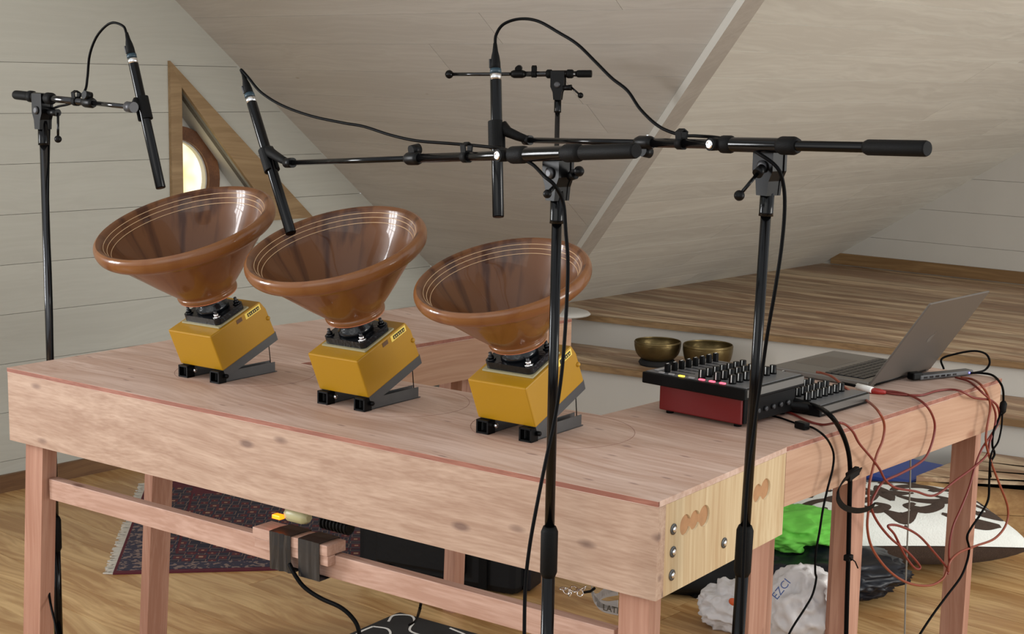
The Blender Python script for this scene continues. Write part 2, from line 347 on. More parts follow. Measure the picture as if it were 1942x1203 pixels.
def two_tone(name, ca, cb_, scale, thr=0.5, rough=0.8, dist=1.5, width=0.02, detail=1.0, bump=0.6, bs=250):
    m, nt, b, L = newmat(name); N = nt.nodes
    tc = N.new('ShaderNodeTexCoord'); nz = N.new('ShaderNodeTexNoise'); nz.inputs['Scale'].default_value = scale; nz.inputs['Detail'].default_value = detail; nz.inputs['Distortion'].default_value = dist
    L.new(tc.outputs['Object'], nz.inputs['Vector'])
    mr = N.new('ShaderNodeMapRange'); mr.inputs['From Min'].default_value = thr - width; mr.inputs['From Max'].default_value = thr + width; L.new(nz.outputs['Fac'], mr.inputs['Value'])
    mx = N.new('ShaderNodeMix'); mx.data_type = 'RGBA'; mx.inputs['A'].default_value = ca; mx.inputs['B'].default_value = cb_
    L.new(mr.outputs['Result'], mx.inputs['Factor']); L.new(mx.outputs['Result'], b.inputs['Base Color']); b.inputs['Roughness'].default_value = rough
    n2 = N.new('ShaderNodeTexNoise'); n2.inputs['Scale'].default_value = bs; L.new(tc.outputs['Object'], n2.inputs['Vector'])
    bp = N.new('ShaderNodeBump'); bp.inputs['Strength'].default_value = bump; bp.inputs['Distance'].default_value = 0.004; L.new(n2.outputs['Fac'], bp.inputs['Height']); L.new(bp.outputs['Normal'], b.inputs['Normal'])
    return m
M['cushtop'] = two_tone('patterned_wool', srgb(232, 234, 228), srgb(52, 40, 32), 6.5, thr=0.55, dist=1.6, detail=0.0)
M['cushwhite'] = plain('white_wool', srgb(226, 228, 222), 0.95, var=0.06, vscale=30, bump=0.8, bscale=160)
M['cushside'] = plain('brown_wool', srgb(66, 50, 40), 0.95, var=0.4, vscale=60, bump=0.8, bscale=200)

def rugmat():
    m, nt, b, L = newmat('oriental_rug'); N = nt.nodes
    tc = N.new('ShaderNodeTexCoord'); mp = N.new('ShaderNodeMapping'); mp.inputs['Scale'].default_value = (1, 1, 1); L.new(tc.outputs['Object'], mp.inputs['Vector'])
    vo = N.new('ShaderNodeTexVoronoi'); vo.feature = 'F1'; vo.distance = 'MANHATTAN'; vo.inputs['Scale'].default_value = 17; vo.inputs['Randomness'].default_value = 0.35; L.new(mp.outputs['Vector'], vo.inputs['Vector'])
    cr = N.new('ShaderNodeValToRGB'); e = cr.color_ramp.elements; e[0].position = 0.0; e[0].color = srgb(150, 120, 96); e[1].position = 1.0; e[1].color = srgb(30, 28, 44)
    for p, c in ((0.16, (150, 120, 96)), (0.2, (86, 30, 34)), (0.42, (86, 30, 34)), (0.46, (40, 36, 52)), (0.62, (36, 32, 46)), (0.66, (120, 96, 84)), (0.72, (34, 30, 44))):
        k = e.new(p); k.color = srgb(*c)
    cr.color_ramp.interpolation = 'CONSTANT'
    L.new(vo.outputs['Distance'], cr.inputs['Fac']); L.new(cr.outputs['Color'], b.inputs['Base Color']); b.inputs['Roughness'].default_value = 0.95
    return m
M['rug'] = rugmat()
M['rugborder'] = two_tone('rug_border_pattern', srgb(44, 40, 58), srgb(124, 104, 96), 55, thr=0.56, dist=0.5)
M['rugmaroon'] = plain('rug_maroon_edge', srgb(84, 24, 36), 0.95, var=0.2, vscale=40)
# view of the garden outside the round window, the pane itself glows with daylight
def panemat():
    m, nt, b, L = newmat('bright_window_pane'); N = nt.nodes
    tc = N.new('ShaderNodeTexCoord'); nz = N.new('ShaderNodeTexNoise'); nz.inputs['Scale'].default_value = 6; L.new(tc.outputs['Object'], nz.inputs['Vector'])
    cr = N.new('ShaderNodeValToRGB'); e = cr.color_ramp.elements; e[0].position = 0.3; e[0].color = srgb(206, 196, 104); e[1].position = 0.75; e[1].color = srgb(255, 250, 236)
    k = e.new(0.5); k.color = srgb(236, 218, 176)
    L.new(nz.outputs['Fac'], cr.inputs['Fac']); L.new(cr.outputs['Color'], b.inputs['Emission Color']); b.inputs['Emission Strength'].default_value = 1.5
    b.inputs['Base Color'].default_value = (0.02, 0.02, 0.02, 1); b.inputs['Roughness'].default_value = 0.1
    return m
M['pane'] = panemat()

# ================================================================== SETTING
XL = -3.785                                   # left wall plane
R1 = (-0.813, 3.313)                          # main roof: z = R1[0]*y + R1[1]
R2 = (0.617, 2.530)                           # wing roof: z = R2[0]*x + R2[1]
YB = 6.13                                     # gable wall of the wing
# ---- floor
fl = struct('floor', (0, 0, 0))
MB().box((-0.2, 1.0, -0.055), (10.2, 11.0, 0.07)).build('subfloor', M['leaf'], fl)
pw = 0.135; proto = {}
row = 0; y = -2.6
while y < 4.2:
    x = -3.78 - random.random() * 1.2
    while x < 1.9:
        ln = (2.4, 3.0, 1.9)[random.randrange(3)]
        x1 = x + ln
        a, b_ = max(x, -3.78), min(x1, 2.0)
        if b_ - a > 0.1:
            MB().box(((a + b_) / 2, y + pw / 2, -0.010), (b_ - a - 0.002, pw - 0.0018, 0.020)).build('plank', M['floor'], fl)
        x = x1
    y += pw; row += 1
# ---- left wall with triangular window niche
YA0, YA1 = 1.607, 2.397            # niche corners incl. trim
ZT, ZB = 1.718, 1.010
wl = struct('wall_left', (XL, 0, 0))
slope = (ZT - ZB) / (YA1 - YA0)
iy0, iz0 = 1.664, 1.057            # inner opening: left side, bottom
def hyp_z(yy): return 1.608 - (1.608 - 1.057) / (2.135 - 1.664) * (yy - 1.664)
hs = (1.608 - 1.057) / (2.135 - 1.664)
zk = 0.714 - 0.197 * 4
while zk < 3.9:
    z0, z1 = max(zk, 0.0), zk + (0.197 if zk < 1.69 else 0.394) - 0.0016
    ymax = 4.08
    poly = [(-3.6, z0), (ymax, z0), (ymax, z1), (-3.6, z1)]
    poly = clip(poly, (-R1[0], 1), R1[1] + 0.0)           # below the roof
    pieces = []
    if z1 < iz0 or z0 > 1.608: pieces = [poly]
    else:
        pieces = [clip(poly, (1, 0), iy0), clip(clip(poly, (-1, 0), -iy0), (-hs, -1), -(1.608 + hs * iy0))]
        lowp = clip(clip(clip(poly, (-1, 0), -iy0), (0, 1), iz0), (hs, 1), 1.608 + hs * iy0)
        pieces.append(lowp)
    for p in pieces:
        # window opening nearer the camera
        subs = [p]
        if z1 > 1.1 and z0 < 2.4:
            subs = [clip(p, (1, 0), -2.95), clip(p, (-1, 0), 1.65)]
        for q in subs:
            if area2(q) > 1e-4:
                MB().prism([(XL, a, b_) for a, b_ in q], (-0.016, 0, 0)).build('plank', M['wall'], wl)
    zk += 0.197 if zk < 1.69 else 0.394
# backing behind the boards so the joints read dark, with the niche left open
bk = MB()
for q in ([(-3.6, 0), (-2.95, 0), (-2.95, 3.9), (-3.6, 3.9)], [(-1.65, 0), (iy0, 0), (iy0, 3.313 + R1[0] * iy0), (-0.7, 3.88), (-1.65, 3.88)], [(-2.95, 0), (-1.65, 0), (-1.65, 1.1), (-2.95, 1.1)],
          [(iy0, 0), (4.07, 0), (iy0 + (1.608 - iz0) / hs, iz0), (iy0, iz0)], [(iy0, 1.608), (iy0 + (1.608 - iz0) / hs, iz0), (4.07, 0), (iy0, 3.313 + R1[0] * iy0)]):
    bk.prism([(XL - 0.017, a, b_) for a, b_ in q], (-0.03, 0, 0))
bk.build('backing', M['joint'], wl)
# niche: reveals, back wall with the round window
ND = 0.14
wn = struct('window_1', (XL, iy0, iz0))
A_, B_, C_ = (iy0, 1.608), (iy0 + (1.608 - iz0) / hs, iz0), (iy0, iz0)
for nm, (p, q_) in (('reveal', (A_, B_)), ('reveal', (B_, C_)), ('reveal', (C_, A_))):
    d = V((0, q_[0] - p[0], q_[1] - p[1])); nrm = V((0, d.z, -d.y)).normalized()
    cen = V((0, (A_[0] + B_[0] + C_[0]) / 3, (A_[1] + B_[1] + C_[1]) / 3)); mid = V((0, (p[0] + q_[0]) / 2, (p[1] + q_[1]) / 2))
    if nrm.dot(cen - mid) > 0: nrm = -nrm
    e0 = V((XL, p[0], p[1])); e1 = V((XL, q_[0], q_[1]))
    MB().prism([e0, e1, e1 + V((-ND, 0, 0)), e0 + V((-ND, 0, 0))], nrm * 0.012).build(nm, M['white'], wn)
XN = XL - ND
# round window centre: seen from the camera its arc shows through the opening
rc = onx(326, 341, XN); RO, RI = 0.238, 0.180
def ring(r0, r1, x0, x1, n=48):
    mb = MB(); vs = []
    for k in range(n):
        a = 2 * PI * k / n; c, s_ = math.cos(a), math.sin(a)
        vs += [(x0, rc.y + r0 * c, rc.z + r0 * s_), (x0, rc.y + r1 * c, rc.z + r1 * s_), (x1, rc.y + r1 * c, rc.z + r1 * s_), (x1, rc.y + r0 * c, rc.z + r0 * s_)]
    fs = [(k * 4 + j, k * 4 + (j + 1) % 4, ((k + 1) % n) * 4 + (j + 1) % 4, ((k + 1) % n) * 4 + j) for k in range(n) for j in range(4)]
    return mb.add(vs, fs)
# back wall of the niche as a sheet with a round hole
mb = MB(); n = 64; o_ = []
for k in range(n):
    a = 2 * PI * k / n; c, s_ = math.cos(a), math.sin(a); rr = 0.9
    o_ += [(XN, rc.y + RI * c, rc.z + RI * s_), (XN, rc.y + rr * c, rc.z + rr * s_), (XN - 0.03, rc.y + rr * c, rc.z + rr * s_), (XN - 0.03, rc.y + RI * c, rc.z + RI * s_)]
mb.add(o_, [(k * 4 + j, k * 4 + (j + 1) % 4, ((k + 1) % n) * 4 + (j + 1) % 4, ((k + 1) % n) * 4 + j) for k in range(n) for j in range(4)])
mb.build('niche_wall', M['white'], wn)
ring(RI, RO, XN + 0.03, XN).build('round_frame', M['ringwood'], wn)
ring(RI - 0.008, RI, XN + 0.012, XN - 0.02).build('inner_frame', M['white'], wn)
MB().lathe([(RI, 0), (RI, 0.004)], (XN - 0.02, rc.y, rc.z), frame_from_z((1, 0, 0))).build('pane', M['pane'], wn)
# triangular timber trim
tr = struct('trim_1', (XL, iy0, iz0))
OA, OB, OC = (YA0, ZT), (YA1, ZB), (YA0, ZB)
for pts in ([OA, OC, C_, A_], [OA, A_, B_, OB], [OC, OB, B_, C_]):
    MB().prism([(XL, a, b_) for a, b_ in pts], (0.018, 0, 0)).build('trim_board', M['trim'], tr)
# window frame in the opening that lights the room from the left (mullions mirrored in the glaze)
w2 = struct('window_2', (XL, -2.3, 1.1))
for yy in (-2.95, -2.52, -2.08, -1.65): MB().box((XL + 0.02, yy, 1.75), (0.05, 0.045, 1.35)).build('mullion', M['trim'], w2)
for zz in (1.1, 1.55, 1.98, 2.4): MB().box((XL + 0.02, -2.3, zz), (0.05, 1.34, 0.045)).build('mullion', M['trim'], w2)
# baseboard left
bb = MB().box((XL + 0.009, 0.2, 0.035), (0.018, 7.6, 0.07)).build('baseboard_left', M['base']); bb['kind'] = 'structure'
# ---- ceiling: main slope (boards along X) and wing slope (boards along Y)
ce = struct('ceiling', (0, 0, 0))
def plane1(x, y): return V((x, y, R1[0] * y + R1[1]))
def plane2(x, y): return V((x, y, R2[0] * x + R2[1]))
vx = lambda yy: (R1[0] * yy + R1[1] - R2[1]) / R2[0]            # valley x at given y
n1 = V((0, -R1[0], 1)).normalized(); n2 = V((-R2[0], 0, 1)).normalized()
cosr1 = 1 / math.sqrt(1 + R1[0] ** 2); cosr2 = 1 / math.sqrt(1 + R2[0] ** 2)
dy = 0.168 * cosr1; yk = -1.0
g = 0.0012
while yk < 4.08:
    y0, y1 = yk, min(yk + dy - g, 4.07)
    a, b_ = min(vx(y0), 3.2), min(vx(y1), 3.2)
    xs = [XL, XL + 1.3 + random.random() * 1.2]
    cut = random.uniform(-2.6, -1.2)
    for q in ([(XL, y0), (min(cut, a) - 0.001, y0), (min(cut, b_) - 0.001, y1), (XL, y1)], [(cut + 0.001, y0), (a, y0), (b_, y1), (cut + 0.001, y1)]):
        if q[1][0] - q[0][0] < 0.05 or q[2][0] - q[3][0] < 0.02: continue
        MB().prism([plane1(*p) for p in q], n1 * 0.016).build('plank', M['ceil'], ce)
    yk += dy
dx = 0.168 * cosr2; xk = -3.22
yv = lambda xx: (R2[0] * xx + R2[1] - R1[1]) / R1[0]
while xk < 1.2:
    x0, x1 = xk, xk + dx - g
    cut = random.uniform(4.0, 5.2)
    ya, yb = yv(x0), yv(x1)
    for q in ([(x0, ya), (x1, yb), (x1, cut - 0.001), (x0, cut - 0.001)], [(x0, cut + 0.001), (x1, cut + 0.001), (x1, YB), (x0, YB)]):
        MB().prism([plane2(*p) for p in q], n2 * 0.016).build('plank', M['ceil2'], ce)
    xk += dx
dk = MB()
for k in range(10):      # deck laid in short lengths so that it stops short of the valley
    ya_, yb_ = -1 + .5 * k, -1 + .5 * (k + 1)
    xe = min(vx(yb_) - .05, 3.0)
    if xe > XL: dk.prism([plane1(XL, ya_), plane1(xe, ya_), plane1(xe, yb_), plane1(XL, yb_)], n1 * .03)
for v_ in dk.v: v_ += n1 * .017
dk.build('roof_deck', M['joint'], ce)
dk = MB()
for k in range(9):
    xa_, xb_ = -3.22 + .5 * k, -3.22 + .5 * (k + 1)
    ys_ = yv(xa_) + .05
    dk.prism([plane2(xa_, ys_), plane2(xb_, ys_), plane2(xb_, YB), plane2(xa_, YB)], n2 * .03)
for v_ in dk.v: v_ += n2 * .017
dk.build('roof_deck', M['joint'], ce)
# valley board covering the joint of the two slopes
va = V((vx(0.9), 0.9, R1[0] * .9 + R1[1])); vb = V((vx(3.36), 3.36, R1[0] * 3.36 + R1[1])); vd = (vb - va).normalized()
s1 = (n1.cross(vd)).normalized(); s2 = (n2.cross(vd)).normalized()
if s1.x > 0: s1 = -s1
if s2.x < 0: s2 = -s2
t1 = struct('trim_2', tuple(vb))
w_a, w_b = 0.006, 0.062
MB().prism([va - n1 * .004, va + s2 * w_b - n2 * .004, va + s2 * w_b - n2 * .020, va - n1 * .026], vb - va).build('valley_board', M['valley'], t1)
MB().prism([va + s1 * .020 - n1 * .002, va - n1 * .002, va - n1 * .026, va + s1 * .020 - n1 * .014], vb - va).build('valley_lath', M['white'], t1)
# ---- far gable wall of the wing
wb = struct('wall_back', (0, YB, 0.5))
zk = 0.545
while zk < 3.4:
    z0, z1 = zk, zk + 0.197 - 0.0016
    q = clip([(-3.25, z0), (1.3, z0), (1.3, z1), (-3.25, z1)], (-R2[0], 1), R2[1])
    if area2(q) > 1e-4: MB().prism([(a, YB, b_) for a, b_ in q], (0, 0.016, 0)).build('plank', M['riser'], wb)
    zk += 0.197
MB().box((-0.9, YB + 0.035, 1.6), (5.2, 0.03, 3.4)).build('backing', M['joint'], wb)
sk = MB().box((-1.0, YB - 0.009, 0.59), (4.3, 0.018, 0.07)).build('baseboard_back', M['nose']); sk['kind'] = 'structure'
# ---- stepped timber platform
def line_front(pa, pb, z):
    a, b_ = onz(pa[0], pa[1], z), onz(pb[0], pb[1], z); return lambda x: a.y + (b_.y - a.y) * (x - a.x) / (b_.x - a.x)
def platform(name, label, ztop, fl_, fr, x0, x1, yback, strips, riser_h, nose_h, riser_mat, inset):
    root = empty(name, ((x0 + x1) / 2, fl_(x0), 0), label, 'platform', None)
    n = strips
    for i in range(n):
        # strips along X, parallel to the front edge at the front
        yb_f = yback if callable(yback) else (lambda x: yback)
        def yy(x, i): t = i / n; return fl_(x) * (1 - t) + yb_f(x) * t
        q = [(x0, yy(x0, i) + 0.0008), (x1, yy(x1, i) + 0.0008), (x1, yy(x1, i + 1) - 0.0008), (x0, yy(x0, i + 1) - 0.0008)]
        MB().prism([(a, b_, ztop - 0.02) for a, b_ in q], (0, 0, 0.02)).build('plank', M['step'], root)
    MB().prism([(x0, fl_(x0) - .003, ztop - nose_h), (x1, fl_(x1) - .003, ztop - nose_h), (x1, fl_(x1) + .025, ztop - nose_h), (x0, fl_(x0) + .025, ztop - nose_h)], (0, 0, nose_h + .001)).build('nosing', M['nose'], root)
    MB().prism([(x0, fl_(x0) + inset, ztop - riser_h), (x1, fl_(x1) + inset, ztop - riser_h), (x1, fl_(x1) + inset + .02, ztop - riser_h), (x0, fl_(x0) + inset + .02, ztop - riser_h)], (0, 0, riser_h - .021)).build('riser', riser_mat, root)
    MB().prism([(x0 + .01, fl_(x0) + inset + .03, 0.002), (x1 - .01, fl_(x1) + inset + .03, 0.002), (x1 - .01, yb_f(x1), 0.002), (x0 + .01, yb_f(x0), 0.002)], (0, 0, ztop - .024)).build('carcass', M['leaf'], root)
    return root
f1 = line_front((1104, 597), (1942, 689), 0.55)
f2 = line_front((1090, 689), (1942, 799), 0.40)
platform('upper_platform', 'wide upper wooden platform under the low white slope, planks streaked light and dark', 0.55, f1, None, -3.40, 0.9, YB - 0.002, 30, 0.15, 0.026, M['riser'], 0.03)
platform('middle_step', 'middle wooden step carrying the two brass bowls, white riser below', 0.40, f2, None, -3.3, 0.9, (lambda x: f1(x) + .029), 5, 0.40, 0.026, M['riser'], 0.03)
cL = onz(1737, 868, 0.25)
f3 = line_front((1738, 903), (1942, 911), 0.25)
lowx0 = onz(1738, 903, .25).x
def f3c(x): return f3(x)
lb = empty('lower_step', (lowx0, f3c(lowx0), 0), 'lowest wooden step with light planks and ochre front, right of the blue lidded tub', 'step')
yb3 = lambda x: f2(x) + 0.025
for i in range(3):
    yy = lambda x, i: f3c(x) * (1 - i / 3) + yb3(x) * i / 3
    MB().prism([(lowx0, yy(lowx0, i) + .0004, .23), (0.9, yy(0.9, i) + .0004, .23), (0.9, yy(.9, i + 1) - .0004, .23), (lowx0, yy(lowx0, i + 1) - .0004, .23)], (0, 0, .02)).build('plank', M['step'], lb)
for zz0, zz1 in ((0.0, 0.112), (0.114, 0.229)):
    MB().prism([(lowx0, f3c(lowx0), zz0), (0.9, f3c(0.9), zz0), (0.9, f3c(.9) + .02, zz0), (lowx0, f3c(lowx0) + .02, zz0)], (0, 0, zz1 - zz0)).build('front_board', M['plyface'], lb)
MB().prism([(lowx0, f3c(lowx0) + .021, 0.0), (lowx0, yb3(lowx0), 0.0), (lowx0 + .02, yb3(lowx0), 0.0), (lowx0 + .02, f3c(lowx0) + .021, 0.0)], (0, 0, .229)).build('end_board', M['plyface'], lb)

MB().prism([(lowx0 + .021, f3c(lowx0) + .022, 0.001), (0.89, f3c(0.89) + .022, 0.001), (0.89, yb3(.89) - .001, 0.001), (lowx0 + .021, yb3(lowx0) - .001, 0.001)], (0, 0, .228)).build('carcass', M['plyface'], lb)
# ================================================================== TABLES
T = 0.902
th = math.radians(6); mX = V((math.cos(th), math.sin(th), 0)); mY = V((-math.sin(th), math.cos(th), 0)); mZ = V((0, 0, 1))
RM = Matrix((mX, mY, mZ)).transposed()
BO = V((0.001, -0.007, 0)); TL, TW, HB = 1.972, 0.546, 0.195
def m_(x, y, z): return BO + mX * x + mY * y + mZ * z
tb = empty('work_table', m_(-TL / 2, TW / 2, 0), 'long pinkish wooden table with deep front board, carrying the three bowl machines', 'table')
def mbox(x0, x1, y0, y1, z0, z1, bev=0.0): return MB().box(m_((x0 + x1) / 2, (y0 + y1) / 2, (z0 + z1) / 2), (x1 - x0, y1 - y0, z1 - z0), RM, bev)
mbox(-TL, -0.0, 0.0, TW, T - 0.012, T).build('tabletop', M['top'], tb)
mbox(-TL, -0.0, -0.0006, 0.004, T - 0.0105, T - 0.0006).build('edge_strip', M['ply'], tb)
mbox(-TL, -0.0, 0.001, 0.029, T - HB, T - 0.0125).build('front_board', M['board'], tb)
mbox(-TL, -0.029, TW - 0.028, TW - 0.001, T - HB, T - 0.0125).build('back_board', M['board'], tb)
mbox(-TL + .001, -TL + 0.028, 0.030, TW - 0.029, T - HB, T - 0.0125).build('end_board', M['board'], tb)
# right end board with drilled grip holes
eb = mbox(-0.028, -0.0004, 0.0295, TW - 0.001, T - HB, T - 0.0125).build('end_board', M['end'], tb, label='yellowish end board with drilled grip holes')
def holes():
    cut = MB()
    Xe = BO.x + mX.x * 0
    def face(px, py):   # point on the end face plane
        d = ray(px, py); n = mX; return CAM + d * ((n.dot(BO) - n.dot(CAM)) / n.dot(d))
    cs = [face(1300, 996), face(1318, 987), face(1336, 979), face(1437, 936), face(1452, 928)]
    rs = [.021, .020, .022, .020, .023]
    for c, r_ in zip(cs, rs): cut.lathe([(r_, -0.018), (r_, 0.01)], c, frame_from_z(mX), n=28)
    return cut, face, cs, rs
cut, face, hcs, hrs = holes()
cobs = []
for c, r_ in zip(hcs, hrs):
    co = MB().lathe([(r_, -0.006), (r_, 0.01)], c, frame_from_z(mX), n=28).build('cutter', M['hole']); cobs.append(co)
for co in cobs:
    md = eb.modifiers.new('b', 'BOOLEAN'); md.object = co; md.operation = 'DIFFERENCE'; md.solver = 'EXACT'
bpy.context.view_layer.update()
dg = bpy.context.evaluated_depsgraph_get(); newme = bpy.data.meshes.new_from_object(eb.evaluated_get(dg))
eb.modifiers.clear(); eb.data = newme
for co in cobs: bpy.data.objects.remove(co)
for (c, r_, dz) in [(hcs[0], .0205, .0062), (hcs[1], .0195, .0066), (hcs[2], .0215, .0064), (hcs[3], .0195, .0062), (hcs[4], .0225, .0066)]:
    MB().lathe([(r_, 0), (r_, .002)], c - mX * dz, frame_from_z(mX), n=28).build('hole_bottom', M['hole'], eb)
for p in [(1277, 1004), (1276, 1047), (1274, 1091), (1373, 1030)]:
    c = face(*p)
    w = MB().lathe([(.0035, .0), (.011, .0), (.011, .0016), (.0035, .0016)], c, frame_from_z(mX), n=20, closed=True).build('washer', M['steel'], eb)
    MB().lathe([(.006, .0), (.006, .003), (.003, .0045)], c + mX * .0012, frame_from_z(mX), n=12).build('screw', M['chrome'], eb)
# legs
LEGS = [(-TL + .030, -TL + .100, 0.0295, 0.075, -.052), (-TL + .0285, -TL + .062, TW - .105, TW - .0285, -.055), (-0.097, -0.030, 0.0295, 0.075, 0), (-0.066, -0.0295, TW - .085, TW - .001, 0)]
for (a, b_, c, d, sh) in LEGS:
    ztop = T - HB - .0005
    MB().prism([m_(a + sh, c, 0), m_(b_ + sh, c, 0), m_(b_ + sh, d, 0), m_(a + sh, d, 0)], mX * (-sh) + mZ * ztop).build('leg', M['leg'], tb)
def mplane(px, py, yy):
    d = ray(px, py); return CAM + d * ((mY.dot(BO) + yy - mY.dot(CAM)) / mY.dot(d))
zr1 = mplane(76, 904, .045).z; zr0 = mplane(76, 942, .045).z
mbox(-TL + .1005, -0.1155, 0.045, 0.073, zr0, zr1, .0015).build('stretcher', M['rail'], tb)
# pencil circles
for cc, rr in (((-1.49, .2), .19), ((-.975, .25), .185), ((-.52, .30), .19)):
    ps = [V((cc[0] + rr * math.cos(a), cc[1] + rr * .93 * math.sin(a), T + .0002)) for a in [2 * PI * k / 72 for k in range(73)]]
    MB().ribbon(ps, (0, 0, 0.0003), .0012).build('pencil_circle', M['pencil'], tb)

def wing(name, label, quad, legs, splay, board_h=0.135):
    """quad: near-left, near-right, far-right, far-left"""
    q = [V((a, b_, 0)) for a, b_ in quad]
    root = empty(name, (q[0] + q[1] + q[2] + q[3]) / 4, label, 'table')
    MB().prism([p + mZ * (T - .012) for p in q], (0, 0, .012)).build('tabletop', M['top'], root)
    def board(a, b_, inw, nm, mat):
        inw = V(inw); MB().prism([a + mZ * (T - board_h), b_ + mZ * (T - board_h), b_ + inw * .026 + mZ * (T - board_h), a + inw * .026 + mZ * (T - board_h)], (0, 0, board_h - .0125)).build(nm, mat, root)
    e = .0005
    board(q[1] + V((-e, 0.003, 0)), q[2] + V((-e, 0, 0)), (-1, 0, 0), 'side_board', M['board_y'])
    board(q[0] + V((e, 0.003, 0)), q[3] + V((e, 0, 0)), (1, 0, 0), 'side_board', M['board_y'])
    board(q[3] + V((.028, -e, 0)), q[2] + V((-.028, -e, 0)), (0, -1, 0), 'end_board', M['board'])
    MB().prism([q[1] + V((.0003, .0, T - .0105)), q[2] + V((.0003, 0, T - .0105)), q[2] + V((-.003, 0, T - .0105)), q[1] + V((-.003, .0, T - .0105))], (0, 0, .0098)).build('edge_strip', M['ply'], root)
    for (a, b_, c, d) in legs:
        MB().prism([(a + splay, c, 0), (b_ + splay, c, 0), (b_ + splay, d, 0), (a + splay, d, 0)], (-splay, 0, T - .0125)).build('leg', M['leg'], root)
    return root
yb = lambda x: (m_(0, TW, 0).y + math.tan(th) * (x - m_(0, TW, 0).x)) + .0012
x0, x1 = -2.021, -1.490
wing('left_wing_table', 'pinkish wooden side table behind the two left bowls, running back from the long table', [(x0, yb(x0)), (x1, yb(x1)), (x1 + .01, 1.53), (x0 + .02, 1.53)],
     [(-1.566, -1.519, 1.06, 1.105), (-1.555, -1.508, 1.43, 1.475), (-1.985, -1.94, 1.17, 1.215), (-1.975, -1.93, 1.43, 1.475)], -.03)
x0, x1 = -0.528, -0.058
wing('right_wing_table', 'wooden side table at right carrying laptop and controllers', [(x0, yb(x0)), (x1, yb(x1)), (x1, 1.63), (x0, 1.63)],
     [(-.127, -.0855, .89, .955), (-.152, -.0855, 1.553, 1.585), (-.4995, -.45, 1.11, 1.155), (-.4995, -.45, 1.54, 1.585)], 0)

